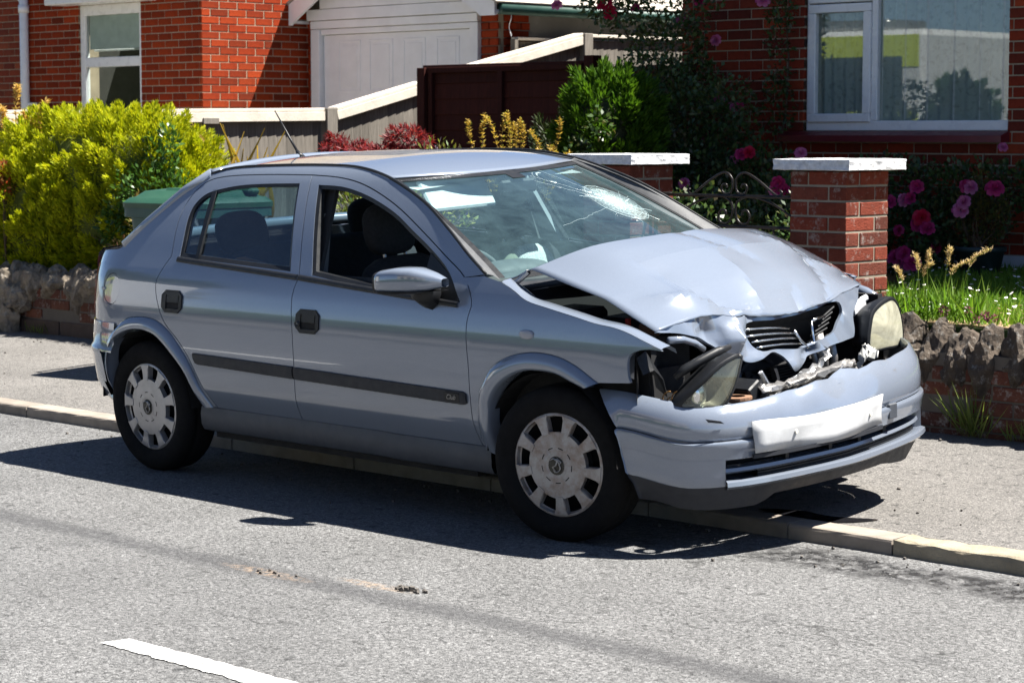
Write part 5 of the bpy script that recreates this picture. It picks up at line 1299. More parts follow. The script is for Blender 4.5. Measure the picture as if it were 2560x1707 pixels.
for s in (-1, 1):
    xc = -1.607
    up = spiral(xc+s*.052, 1.285, .012, .040, math.pi/2-s*4.6, math.pi/2+s*.9)
    L = [(xc+s*.30, 1.262), (xc+s*.315, 1.25), (xc+s*.30, 1.236), (xc+s*.27, 1.240), (xc+s*.17, 1.305), (xc+s*.09, 1.345), (xc+s*.045, 1.345), (xc+s*.014, 1.315), (xc+s*.012, 1.27), (xc+s*.03, 1.243), (xc+s*.065, 1.240), (xc+s*.085, 1.262), (xc+s*.078, 1.285), (xc+s*.055, 1.287), (xc+s*.048, 1.27)]
    scroll(cr(L, 5))
    M_ = [(xc+s*.46, 1.085), (xc+s*.25, 1.195), (xc+s*.10, 1.225), (xc+s*.03, 1.205), (xc+s*.010, 1.165), (xc+s*.018, 1.115), (xc+s*.05, 1.085), (xc+s*.09, 1.090), (xc+s*.105, 1.125), (xc+s*.085, 1.155), (xc+s*.058, 1.150), (xc+s*.055, 1.128)]
    scroll(cr(M_, 5))
# boundary walls
def rock(name, c, s, mat, parent, seed):
    bm = bmesh.new(); bmesh.ops.create_icosphere(bm, subdivisions=4, radius=1); r = np.random.default_rng(seed)
    d = r.normal(size=(9, 3)); d /= np.linalg.norm(d, axis=1)[:, None]; off = r.uniform(.62, .9, 9); o3 = Vector(r.uniform(0, 50, 3))
    for v in bm.verts:
        p = v.co.copy()
        for k in range(9):
            t = p.dot(Vector(d[k]))-off[k]
            if t > 0: p -= Vector(d[k])*t*.95
        w_ = mnoise.fractal(p*1.9+o3, .9, 2.1, 5); w2_ = 1-abs(mnoise.noise(p*4+o3))*2
        p = p*(1+.22*w_-.10*max(0, w2_-.55))
        v.co = Vector((p.x*s[0], p.y*s[1], p.z*s[2]))
    me = bpy.data.meshes.new(name); bm.to_mesh(me); bm.free(); me.materials.append(mat); o = bpy.data.objects.new(name, me); o.location = c; o.rotation_euler = (0, 0, r.uniform(-.3, .3)); return link(o, parent)
def stone_mat(name, c1, c2, l):
    m, n, o = nmat(name); v = coords(n); f = noise(n, v, 7, 8, .7)
    c = ramp(n, f, [(.3, c1), (.62, c2)]); g = N(n, 'NewGeometry'); f2 = noise(n, g.outputs['Position'], 24, 6, .75)
    c = mixc(n, ramp(n, f2, [(.55, 0), (.68, l)]), c, (.42, .41, .38)); princ(n, o, c, .95, 0, bump(n, noise(n, v, 16, 8, .75), 1, .025)); return m
ROCKD = stone_mat('dark_rag_stone', (.035, .026, .020), (.115, .088, .066), .55); ROCKP = stone_mat('pale_rag_stone', (.09, .07, .05), (.30, .255, .20), .75)
wr = empty('boundary_wall', (-.75, 2.10, .1)); tag(wr, 'dark weathered brick boundary wall topped with jagged stones beside the front bumper', 'wall')
MB().box((2.5, .03, .16), (5.0, .16, .42)).build('mortar_core', MORD, wr)
MB().box((2.5, .02, .385), (5.0, .15, .06)).build('mortar_bed', MORD, wr)
bricks(wr, (0, -.05, 0), 0, 3.2, -.02, .355, BR_W, proud=.004, jog=.006, Lb=.22)
MB().box((4.1, 0, .16), (1.8, .2, .38)).build('wall_end', BR_W, wr)
x = .10
k = 0
while x < 3.4:
    s = random.uniform(.075, .12); rock('coping_stone', (x, .02, .385+random.uniform(-.01, .02)), (s*1.0, .13, random.uniform(.14, .19)), ROCKD, wr, 40+k); x += s*1.62; k += 1
wl2 = empty('boundary_wall', (-6.0, 2.10, .1)); tag(wl2, 'low brick boundary wall topped with pale rocks behind the rear of the car', 'wall')
MB().box((.0, .03, .15), (7.0, .18, .40)).build('mortar_core', MORD, wl2)
bricks(wl2, (-3.5, -.06, 0), 0, 3.4, .13, .355, BR_W, proud=.004, jog=.006, Lb=.22)
for xx in np.arange(-3.5, .0, .46): MB().bbox((xx+.22, -.045, .05), (.44, .06, .15), .008).build('base_slab', simple('base_slab_%d' % int(xx*10), (.09, .06, .045), .9, 0, .3, 8, .006, 40), wl2)
MB().box((1.7, .0, .14), (3.4, .2, .40)).build('wall_run', BR_W, wl2)
x = -3.45; k = 0
while x < 3.2:
    s = random.uniform(.075, .125); rock('coping_stone', (x, .0, .385+random.uniform(-.02, .03)), (s*1.05, .14, random.uniform(.11, .19)), ROCKP, wl2, 140+k); x += s*(1.5 if random.random() < .75 else 2.2); k += 1
for k, (x, z, s) in enumerate(((-2.30, .12, .19), (-2.28, .33, .17), (-2.46, .20, .15), (-2.12, .28, .12), (-2.6, .36, .18))): rock('rubble_stone', (x, -.10, z), (s*.95, .13, s*.95), ROCKP, wl2, 300+k)

# ================================================================== FENCES
def wood(name, c1, c2, rough=.85, rnd=.2):
    m, n, o = nmat(name); v = coords(n, 'Object', (26, 26, 2.2))
    f = noise(n, v, 2.2, 6, .65, .3); oi = N(n, 'ObjectInfo'); hs = N(n, 'HueSaturation'); lk(n, ramp(n, f, [(.25, c1), (.7, c2)]), hs.inputs['Color'])
    lk(n, mth(n, 'MULTIPLY_ADD', oi.outputs['Random'], 2*rnd, 1-rnd), hs.inputs['Value'])
    princ(n, o, hs.outputs[0], rough, 0, bump(n, f, .7, .004), Specular_IOR_Level=.15); return m
WG = wood('grey_weathered_wood', (.10, .09, .078), (.22, .20, .175)); WC = simple('bleached_rail', (.55, .50, .43), .85, 0, .15, 9, .004, 40)
WB = wood('dark_brown_wood', (.028, .0075, .0055), (.060, .014, .010), .8, .25)
FX = -9.2; fz = lambda y0, z: (-7.0065+(y0+7.0065)*1.0305, 1.556+(z-1.556)*1.0305)
fn1 = empty('close_board_fence', (FX, 2.5, .35)); tag(fn1, 'grey close board fence with bleached capping rail rising beside the garage', 'fence')
segs = [(2.50, 1.722, 5.72, 1.763), (5.86, 1.77, 6.89, 2.015), (7.00, 2.06, 8.95, 2.50), (9.06, 2.49, 11.2, 2.50)]
def fboard(y, z1, w_, tilt): 
    o = MB().bbox((0, w_/2, (z1-.35)/2), (.016, w_, z1-.35), .003).build('board', WG, fn1); o.location = (random.uniform(0, .004), y-2.5, 0); o.rotation_euler = (0, 0, tilt)
for (y0, z0, y1, z1) in segs:
    y = y0
    while y < y1-.03:
        w_ = min(.108, y1-y); fboard(y, z0+(z1-z0)*(y+w_/2-y0)/(y1-y0)-.055, w_+.014, R(-4)); y += .100
    yc = (y0+y1)/2; L = math.hypot(y1-y0, z1-z0); a = math.atan2(z1-z0, y1-y0)
    rot = Matrix.Rotation(a, 3, 'X')
    MB().bbox((.0, yc-2.5, (z0+z1)/2-.35-.012), (.13, L, .030), .004, rot).build('capping_rail', WC, fn1)
    if y0 < 9: MB().bbox((.060, yc-2.5, (z0+z1)/2-.35-.068), (.022, L, .078), .003, rot).build('counter_rail', WC, fn1)
for (y, z, w_) in ((5.79, 1.765, .12), (6.945, 2.11, .09), (9.005, 2.50, .12)):
    MB().bbox((.03, y-2.5, (z-.35)/2), (.11, w_, z-.35), .005).build('post', WG, fn1)
MB().bbox((.075, 1.99, 1.30), (.02, .16, .05), .003, Matrix.Rotation(0, 3, 'X')).build('cleat', WG, fn1)
# return panel between garage and fence
fn2 = empty('fence_panel', (-9.36, 8.3, .35)); tag(fn2, 'short pale grey board fence panel just right of the garage brick corner', 'fence')
for k in range(13):
    o = MB().bbox((.0, 0, 1.03), (.016, .108, 2.06), .003).build('board', WG, fn2); o.location = (0, .1*k, 0); o.rotation_euler = (0, 0, R(-6))
MB().bbox((.01, .6, 2.085), (.09, 1.34, .028), .004).build('capping_rail', WC, fn2); MB().bbox((.03, -.09, 1.03), (.06, .05, 2.1), .004).build('post', WG, fn2)
# brown panel fence across the side passage
fb = empty('panel_fence', (-7.0, 5.85, .5)); tag(fb, 'dark brown overlap panel fence behind the golden shrub', 'fence')
zt = 2.085-.5
for k in range(12):
    z = .06+k*.128
    if z > zt-.05: break
    o = MB().bbox((0, 0, 0), (1.80, .012, .145), .003, Matrix.Rotation(R(-5), 3, 'X')).build('board', WB, fb); o.location = (-.08+random.uniform(-.002, .002), 0, z+.06)
    o.rotation_euler = (0, random.uniform(-.006, .006), 0)
for x in (-.985, -.90, -.08, .80): MB().bbox((x, -.025, zt/2), (.05 if x != -.985 else .09, .035 if x != -.985 else .09, zt), .003).build('batten', WB, fb)
MB().bbox((-.08, -.026, zt-.02), (1.80, .034, .045), .003).build('top_rail', WB, fb); MB().bbox((-.08, -.0, zt+.012), (1.84, .06, .02), .003).build('capping', WB, fb)
MB().bbox((.91, -.01, zt/2+.03), (.10, .10, zt+.06), .004).build('post', WB, fb)
for k in range(8):
    MB().bbox((1.02+k*.125, -.01, zt/2-.01), (.118, .02, zt-.04+random.uniform(-.01, .01)), .003).build('pale', WB, fb)

# ================================================================== WHEELIE BIN
BING = simple('bin_green', (.02, .07, .042), .45, 0, .1, 6, .0008, 200); BINB = simple('bin_body', (.022, .07, .065), .5, 0, .1, 6, .0008, 200)
bn = empty('wheelie_bin', (-5.22, 1.42, .105), R(8)); tag(bn, 'green wheeled rubbish bin standing on the pavement behind the car', 'bin')
def ring(hx, hy, z, r=.06, cx=0):
    P = []
    for (sx, sy, a0) in ((1, 1, 0), (-1, 1, 90), (-1, -1, 180), (1, -1, 270)):
        for a in (0, 30, 60, 90): P.append((cx+sx*(hx-r)+r*math.cos(R(a0+a)), sy*(hy-r)+r*math.sin(R(a0+a)), z))
    P.append(P[0]); return P
MB().grid([ring(.20, .24, .06), ring(.22, .255, .10), ring(.275, .33, .93), ring(.28, .335, .955)]).build('bin_body', BINB, bn, auto=R(35))
MB().grid([ring(.28, .335, .94), ring(.305, .36, .945), ring(.305, .36, 1.0), ring(.28, .335, 1.003)]).build('bin_rim', BINB, bn, auto=R(35))
MB().grid([ring(.31, .365, 1.0), ring(.312, .367, 1.03), ring(.285, .335, 1.06), ring(.26, .31, 1.065), ring(.22, .27, 1.10), ring(.12, .17, 1.115), ring(.01, .02, 1.12, .005)]).build('bin_lid', BING, bn, auto=R(40))
for y in (-.20, .20): MB().bbox((.12, y, 1.095), (.34, .10, .05), .02).build('lid_ridge', BING, bn)
MB().tube([(-.32, -.24, 1.02), (-.37, -.24, 1.03), (-.37, .24, 1.03), (-.32, .24, 1.02)], .016, 8).build('bin_handle', BINB, bn)
for y in (-.24, .24): MB().lathe([(.0, -.025), (.10, -.025), (.10, .025), (.0, .025)], 20, 1, (-.20, y, .10)).build('bin_wheel', BLACKP, bn)

# ================================================================== PLANTS
def leaf_mat(name, cols, trans=.35, rough=.55, spec=.3):
    m, n, o = nmat(name); ge = N(n, 'NewGeometry'); c = ramp(n, ge.outputs['Random Per Island'], [(i/(len(cols)-1), cc) for i, cc in enumerate(cols)])
    p = princ(n, None, c, rough, 0, None, Specular_IOR_Level=spec); t = N(n, 'BsdfTranslucent'); lk(n, mixc(n, 1, c, (1.5, 1.5, .9), 'MULTIPLY'), t.inputs[0])
    mx = N(n, 'MixShader'); mx.inputs[0].default_value = trans; lk(n, p.outputs[0], mx.inputs[1]); lk(n, t.outputs[0], mx.inputs[2]); lk(n, mx.outputs[0], o.inputs[0]); return m
def norm(a): return a/(np.linalg.norm(a, axis=-1, keepdims=True)+1e-9)
def leaves(name, C, D, L, W, mat, parent, fold=.25, g=rng):
    """diamond leaves: C base points, D directions"""
    C = np.asarray(C); D = norm(np.asarray(D)); n = len(C); L = np.broadcast_to(L, (n,))*g.uniform(.7, 1.25, n); W = np.broadcast_to(W, (n,))*g.uniform(.75, 1.25, n)
    S = norm(np.cross(D, norm(g.normal(size=(n, 3))+[0, 0, 1.2]))); U = np.cross(S, D)
    m = C+D*(L*.48)[:, None]-U*(L*fold*.3)[:, None]
    V = np.stack([C, m+S*W[:, None]/2+U*(W*fold)[:, None], C+D*L[:, None]-U*(L*fold*.5)[:, None], m-S*W[:, None]/2+U*(W*fold)[:, None]], 1)
    return fast_mesh(name, V.reshape(-1, 3), 4, mat, parent)
def surf_pts(n, lo, hi, g, pw=3.5, faces=None):
    """points on a rounded box"""
    d = norm(g.normal(size=(n, 3))); c = (np.array(lo)+hi)/2; h = (np.array(hi)-lo)/2
    s = (np.abs(d)**pw).sum(1)**(-1/pw); return c+d*s[:, None]*h, norm(d*s[:, None]/h)
def conifer(parent, lo, hi, nclump, per, mat, name, seed, size=(.055, .016), rad=.13, lump=.09, keep=None):
    g = np.random.default_rng(seed); C, Nn = surf_pts(nclump*2, lo, hi, g)
    k = (C[:, 2] > lo[2]+.02) & ((Nn @ np.array([.55, -.75, .35])) > -.35)
    if keep is not None: k &= keep(C)
    C, Nn = C[k], Nn[k]; C = C+Nn*(g.uniform(-1, .7, len(C))*lump)[:, None]
    b = np.repeat(C, per, 0); nb = np.repeat(Nn, per, 0); n = len(b)
    # each clump is a plume: sprays leave a stem that points out and up
    ax = norm(np.repeat(norm(Nn*.8+np.array([0, 0, .85])+g.normal(0, .25, Nn.shape)), per, 0)); t = g.uniform(0, 1, n)
    side = norm(g.normal(size=(n, 3)))*(1-t)[:, None]**.7
    P = b+ax*(t*rad*1.5-rad*.6)[:, None]+side*(rad*.55)
    D = ax*1.1+side*.9+g.normal(0, .25, (n, 3))
    return leaves(name, P, D, size[0], size[1], mat, parent, .15, g)
def core(parent, lo, hi, mat, name='leaf_core', k=.86):
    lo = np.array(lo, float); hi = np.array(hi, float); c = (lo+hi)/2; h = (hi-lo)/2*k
    return blob(name, tuple(c), tuple(h), mat, parent, None, (24, 14), 4)  # solid blob added behind the leaves so nothing shows through
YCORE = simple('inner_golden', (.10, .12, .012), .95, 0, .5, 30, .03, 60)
DKCORE = simple('shaded_core', (.022, .028, .008), .95, 0, .4, 30, .02, 60)  # very dark green puts the shade inside the foliage into the colour
YCON = leaf_mat('golden_cypress', [(.16, .22, .008), (.40, .43, .012), (.52, .50, .015), (.26, .33, .010)], .3, .6, .2)
hd = empty('golden_hedge', (-8.0, 2.65, .45)); tag(hd, 'golden yellow conifer hedge above the boundary wall at the far left', 'hedge')
def rl(p, q): return np.array(q, float)-np.array(p.location)
for lo, hi, nc, sd in (((-9.15, 2.32, .45), (-6.95, 3.05, 1.60), 420, 1), ((-9.6, 2.15, .45), (-8.05, 2.75, 1.30), 250, 2)):
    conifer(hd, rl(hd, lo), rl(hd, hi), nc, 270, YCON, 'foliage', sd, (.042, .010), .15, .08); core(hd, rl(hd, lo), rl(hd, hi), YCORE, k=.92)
for x in (-.9, -.1, .7): MB().tube([(x, 0, 0), (x+.03, .02, .5), (x, 0, 1.0)], [.05, .035, .01], 7).build('trunk', simple('bark', (.07, .05, .035), .95), hd)
def shrub(name, label, loc, centres, nleaf, L, W, mat, seed, up=.5, cat_='shrub', stems=8, fold=.25, group=None):
    """leafy bush: ellipsoid clumps (centre, radii) filled with leaves, on branching stems"""
    p = empty(name, loc); tag(p, label, cat_, group); g = np.random.default_rng(seed); Ps, Ds = [], []
    vol = np.array([r[0]*r[1]*r[2] for c, r in centres]); vol = vol**.67; vol /= vol.sum()
    for (c, r), f in zip(centres, vol):
        n = max(8, int(nleaf*f)); d = norm(g.normal(size=(n, 3))); q = g.uniform(.35, 1.0, n)**.5*g.uniform(.85, 1.12, n)
        Ps.append(np.array(c)+d*q[:, None]*np.array(r)); Ds.append(d*.8+[0, 0, up]+g.normal(0, .55, (n, 3)))
    leaves('foliage', np.vstack(Ps), np.vstack(Ds), L, W, mat, p, fold, g)
    mb = MB()
    for k in range(stems):
        c, r = centres[k % len(centres)]; e = np.array(c)+g.normal(0, .5, 3)*np.array(r)
        b0 = np.array([g.normal(0, .05), g.normal(0, .05), 0]); md = (b0+e)/2+g.normal(0, .05, 3); mb.tube(cr([b0, md, e], 4), np.linspace(.010, .003, 9), 5)
    mb.build('stem', STEMM, p); return p
STEMM = simple('stems', (.08, .05, .03), .9)
GREEN = leaf_mat('shrub_green', [(.025, .06, .010), (.05, .12, .018), (.08, .17, .03)], .25, .35, .5)
DARKG = leaf_mat('rose_leaf', [(.022, .048, .016), (.04, .085, .024), (.07, .12, .034), (.07, .05, .02)], .25, .4, .45)
YVAR = leaf_mat('variegated_yellow', [(.55, .45, .06), (.62, .52, .12), (.25, .30, .04)], .3)
BRN = leaf_mat('brown_tinged', [(.20, .08, .03), (.15, .14, .03), (.30, .22, .08), (.08, .12, .02)], .3)
REDL = leaf_mat('maple_red', [(.10, .010, .015), (.20, .016, .022), (.06, .008, .014), (.30, .06, .07)], .45, .5)
GOLD = leaf_mat('golden_berberis', [(.45, .28, .05), (.55, .38, .08), (.30, .20, .04), (.25, .28, .04)], .35)
CON = leaf_mat('green_conifer', [(.025, .065, .006), (.05, .115, .009), (.085, .17, .012)], .3, .6, .2)
WILD = leaf_mat('mixed_garden', [(.06, .12, .02), (.20, .22, .04), (.40, .36, .06), (.10, .06, .20)], .3)
shrub('privet_bush', 'dark green leafy bush growing against the golden hedge', (-7.05, 2.40, .45), [((0, 0, .62), (.42, .22, .30)), ((.15, .05, .40), (.35, .2, .25)), ((-.3, 0, .45), (.22, .2, .22)), ((.12, .05, .98), (.07, .07, .22)), ((-.05, .05, .92), (.06, .06, .2))], 5200, .045, .020, GREEN, 5)
shrub('variegated_shrub', 'small yellow variegated shrub just above the green bin', (-6.25, 2.25, .45), [((0, 0, .66), (.16, .13, .10)), ((.15, 0, .60), (.10, .1, .08))], 700, .045, .026, YVAR, 6)
shrub('weedy_bush', 'brown tinged twiggy weeds in front of the hedge, left of the bin', (-6.95, 2.16, .45), [((0, 0, .18), (.34, .12, .22)), ((.2, .0, .38), (.14, .1, .22)), ((-.28, 0, .08), (.15, .1, .12)), ((.05, 0, .52), (.07, .06, .2)), ((.45, -.1, .25), (.3, .1, .2))], 2000, .035, .014, BRN, 7, .8)
shrub('flowering_weeds', 'straggly yellow green flowering plants behind the rear window', (-4.75, 2.5, .45), [((0, 0, .55), (.45, .2, .35)), ((.4, .1, .7), (.3, .2, .35)), ((-.35, 0, .45), (.3, .2, .3))], 3200, .045, .015, WILD, 8, .8)
# red maple: palmate leaves made of narrow lobes
mp = empty('red_maple', (-5.55, 3.3, .45)); tag(mp, 'low red leaved Japanese maple in front of the grey fence', 'shrub')
g = np.random.default_rng(9); cs = [((-.45, 0, .95), (.22, .2, .10)), ((-.1, 0, .90), (.3, .2, .13)), ((.15, 0, 1.06), (.16, .14, .08)), ((.45, 0, .88), (.25, .2, .09)), ((-.6, .0, 1.02), (.06, .08, .08)), ((0, .0, .75), (.7, .25, .15))]
Ps, Ds = [], []
for c, r in cs:
    n = int(300*(r[0]*r[1])**.5/.2); d = norm(g.normal(size=(n, 3))); b = np.array(c)+d*g.uniform(.5, 1.05, (n, 1))*np.array(r)
    a = norm(d+[0, -.2, -.25]+g.normal(0, .4, (n, 3))); s = norm(np.cross(a, g.normal(size=(n, 3))))
    for t in (-1, -.5, 0, .5, 1): Ps.append(b); Ds.append(a*math.cos(t)+s*math.sin(t))
leaves('foliage', np.vstack(Ps), np.vstack(Ds), .05, .010, REDL, mp, .1, g)
mb = MB()
for c, r in cs: mb.tube(cr([(0, 0, 0), (c[0]*.3, .02, .45), c], 4), np.linspace(.018, .004, 9), 5)
mb.build('branch', STEMM, mp)
def plume(name, label, loc, stems, mat, seed, L=.03, W=.011, cat_='shrub'):
    p = empty(name, loc); tag(p, label, cat_); g = np.random.default_rng(seed); mb = MB(); Ps, Ds = [], []
    for (dx, dy, h, lean) in stems:
        P = cr([(dx*.3, dy*.3, 0), (dx*.7, dy*.7, h*.6), (dx+lean*.3, dy, h*.9), (dx+lean*.8, dy, h)], 8); mb.tube(P, np.linspace(.006, .0015, len(P)), 4)
        for t in np.linspace(.35, 1, 60):
            q = P[int(t*(len(P)-1))]; 
            for s in range(3): Ps.append(q+g.normal(0, .004, 3)); Ds.append(np.array([g.normal(), g.normal(), .7]))
    leaves('foliage', np.array(Ps), np.array(Ds), L, W, mat, p, .2, g); mb.build('stem', STEMM, p); return p
plume('golden_shrub', 'golden arching sprays in front of the brown fence', (-4.55, 3.45, .45), [(random.uniform(-.42, .42), random.uniform(-.1, .1), random.uniform(.80, 1.27), random.uniform(-.25, .25)) for _ in range(19)], GOLD, 3, .026, .008)
plume('plume_grass', 'tall golden feathery stems above the hedge in the left corner', (-8.95, 2.50, .45), [(-.12, 0, 1.30, -.05), (.02, .0, 1.46, .06), (.32, 0, 1.34, .16), (-.05, 0, 1.2, -.1), (.12, 0, 1.25, .05), (.2, 0, 1.2, .1)], leaf_mat('tan_plume', [(.50, .30, .08), (.60, .40, .14), (.38, .25, .06)], .3), 4, .045, .014, 'plant')
shrub('red_leaf_shrub', 'small red leaved shrub growing through the hedge at the left edge', (-8.55, 2.12, .45), [((-.02, 0, .80), (.10, .07, .10)), ((.04, 0, .70), (.07, .06, .08))], 260, .055, .022, leaf_mat('fire_red', [(.45, .06, .02), (.30, .10, .04), (.12, .14, .06)], .4), 13)
# strap-leaved plant
ph = empty('strap_leaf_plant', (-6.75, 3.0, .45)); tag(ph, 'spiky strap leaved plant between the hedge and the fence', 'plant')
PHM = leaf_mat('phormium', [(.20, .22, .03), (.35, .25, .04), (.30, .12, .03)], .35); g = np.random.default_rng(5)
for k in range(16):
    a = g.uniform(-1.2, 1.2); l = g.uniform(.85, 1.18); P = cr([(0, 0, 0), (.18*math.sin(a), g.normal(0, .08), l*.6), (.55*math.sin(a), g.normal(0, .1), l)], 6)
    w_ = np.interp(np.linspace(0, 1, len(P)), [0, .5, 1], [.02, .022, .002]); s = np.array([math.cos(a), .5, 0]); s /= np.linalg.norm(s)
    MB().grid([[p-s*ww for p, ww in zip(P, w_)], [p+np.array([0, .006, 0]) for p in P], [p+s*ww for p, ww in zip(P, w_)]]).build('leaf', PHM, ph, smooth=True)
# clipped green conifer
ch = empty('green_conifer', (-4.1, 4.3, .5)); tag(ch, 'clipped bright green conifer in front of the brown fence', 'hedge')
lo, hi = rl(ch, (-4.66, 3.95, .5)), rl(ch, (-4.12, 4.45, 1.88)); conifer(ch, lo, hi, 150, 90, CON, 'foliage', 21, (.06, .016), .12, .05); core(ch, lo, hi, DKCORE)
dk = empty('dark_conifer', (-4.85, 4.4, .5)); tag(dk, 'dull dark conifer in the shade left of the clipped green conifer', 'shrub')
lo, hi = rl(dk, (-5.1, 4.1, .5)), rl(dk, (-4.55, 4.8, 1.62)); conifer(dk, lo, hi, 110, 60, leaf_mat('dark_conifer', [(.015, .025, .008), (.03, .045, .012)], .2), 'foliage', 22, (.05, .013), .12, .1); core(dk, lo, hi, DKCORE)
# roses
PINK = leaf_mat('rose_pink', [(.45, .02, .14), (.58, .05, .22), (.36, .012, .10)], .35, .5); PALE = leaf_mat('rose_pale', [(.55, .12, .32), (.62, .22, .42), (.48, .08, .26)], .35, .5); RED = leaf_mat('rose_crimson', [(.50, .008, .05), (.60, .02, .08)], .35, .5)
def rose_mesh(mat, seed, openness):
    g = np.random.default_rng(seed); V = []
    for ringi, (n, r0, tilt, sz) in enumerate(((4, .006, .25, .022), (5, .013, .6, .027), (6, .020, .95, .031), (7, .026, 1.25+openness, .034))):
        for k in range(n):
            a = 2*math.pi*(k+.5*ringi)/n+g.uniform(-.2, .2); ca, sa = math.cos(a), math.sin(a); tl = tilt+g.uniform(-.15, .15)
            er = np.array([ca, sa, 0]); et = np.array([-sa, ca, 0]); up = np.array([0, 0, 1.]); d = er*math.sin(tl)+up*math.cos(tl); nn = er*math.cos(tl)-up*math.sin(tl)
            b = er*r0*.5; w_ = sz*.62
            pts = [b-et*w_*.3, b+d*sz*.55-et*w_+nn*-.006, b+d*sz-et*w_*.5+nn*.004, b+d*sz+et*w_*.5+nn*.004, b+d*sz*.55+et*w_-nn*.006, b+et*w_*.3]
            V += pts
    V = np.array(V, np.float32); o = fast_mesh('rose', V, 6, mat, None); me = o.data; COL.objects.unlink(o); bpy.data.objects.remove(o); return me
RM = [rose_mesh(m_, s_, op) for m_, s_, op in ((PINK, 1, 0), (PALE, 2, .3), (RED, 3, 0), (PINK, 4, .4))]
def add_rose(parent, p, k, s=1.0):
    o = bpy.data.objects.new('rose', RM[k % 4]); o.location = Vector(p)-parent.location; d = Vector((.45+random.uniform(-.4, .4), -.75, .35+random.uniform(-.3, .4))); o.rotation_euler = d.to_track_quat('Z', 'Y').to_euler(); o.scale = (s*.85*random.uniform(.8, 1.1), s*.85, s*random.uniform(.8, 1.4)); link(o, parent)
def wall_rose(name, label, loc, centres, nleaf, seed, roses, tubes):
    p = shrub(name, label, loc, [((c[0]-loc[0], c[1]-loc[1], c[2]-loc[2]), r) for c, r in centres], nleaf, .042, .026, DARKG, seed, .3, 'rose bush', 0)
    mb = MB(); g = np.random.default_rng(seed)
    for T_ in tubes:
        P = cr([np.array(q)-np.array(loc) for q in T_], 6); mb.tube(P+g.normal(0, .004, P.shape), np.linspace(.014, .004, len(P)), 6)
    mb.build('cane', STEMM, p)
    for k, (q, kk, s) in enumerate(roses): add_rose(p, q, kk, s)
    return p
RA = [((-5.387, 5.55, 2.465), 0, 1.1), ((-5.503, 5.35, 2.497), 2, 1.9), ((-5.47, 5.36, 2.43), 2, 1.6), ((-5.124, 5.75, 2.375), 1, 1.1), ((-4.869, 5.85, 2.225), 1, 1.1), ((-4.666, 5.65, 1.799), 1, 1.2), ((-4.528, 5.65, 1.746), 1, 1.1), ((-4.47, 5.65, 1.74), 0, 1.0), ((-4.692, 5.55, 1.518), 0, 1.1), ((-3.805, 4.95, 1.418), 2, 1.3), ((-3.875, 4.95, 1.405), 0, 1.2), ((-4.099, 5.15, 1.374), 1, .9), ((-4.036, 4.55, 1.219), 1, 1.0), ((-2.916, 4.15, 1.238), 0, 1.3), ((-2.88, 4.16, 1.195), 0, 1.2), ((-2.95, 4.16, 1.20), 1, 1.1), ((-3.527, 5.15, 1.421), 1, 1.1), ((-4.432, 5.85, 2.494), 1, 1.3), ((-5.025, 5.85, 2.512), 0, 1.1), ((-5.95, 5.3, 2.50), 1, 1.2)]
wall_rose('climbing_rose', 'dark climbing rose with pink blooms covering the house corner behind the gate', (-4.6, 5.3, .5),
  [((-5.3, 5.7, 2.45), (.55, .25, .28)), ((-5.1, 5.6, 2.15), (.35, .25, .3)), ((-5.45, 5.4, 2.5), (.35, .2, .18)), ((-4.95, 5.6, 1.85), (.35, .3, .3)), ((-4.75, 5.5, 1.55), (.5, .35, .35)), ((-4.4, 5.3, 1.25), (.6, .4, .35)), ((-3.9, 5.2, 1.15), (.5, .35, .3)), ((-4.2, 5.0, .9), (.8, .5, .35)), ((-3.3, 4.9, .95), (.5, .5, .35)), ((-4.40, 6.0, 2.15), (.10, .08, .4)), ((-4.42, 6.0, 1.75), (.15, .1, .25)), ((-4.38, 6.0, 2.45), (.14, .08, .15)), ((-3.0, 4.4, .9), (.45, .4, .38)), ((-3.4, 3.9, .85), (.5, .4, .38)), ((-2.5, 4.0, .8), (.35, .4, .4)), ((-4.6, 5.25, 1.6), (.45, .2, .35)), ((-4.4, 5.1, 1.2), (.5, .25, .35)), ((-5.0, 5.3, 1.9), (.4, .2, .25)), ((-3.9, 5.0, 1.05), (.5, .25, .3)), ((-3.4, 4.9, 1.0), (.4, .25, .3)), ((-4.9, 5.2, 1.35), (.35, .2, .4)), ((-4.2, 5.15, 1.75), (.3, .15, .2)), ((-4.1, 3.8, 1.62), (.10, .06, .10)), ((-4.3, 3.8, 1.45), (.10, .06, .08))],
  25000, 31, RA, [[(-4.6, 5.6, .5), (-4.7, 5.9, 1.2), (-5.0, 5.95, 1.9), (-5.3, 5.9, 2.6)], [(-4.5, 5.7, .5), (-4.45, 6.05, 1.3), (-4.38, 6.08, 2.0), (-4.42, 6.08, 2.6)], [(-4.6, 5.5, .5), (-4.2, 5.3, 1.1), (-3.9, 5.0, 1.4)], [(-4.7, 5.6, .6), (-5.2, 5.6, 1.8), (-5.5, 5.4, 2.5)]])
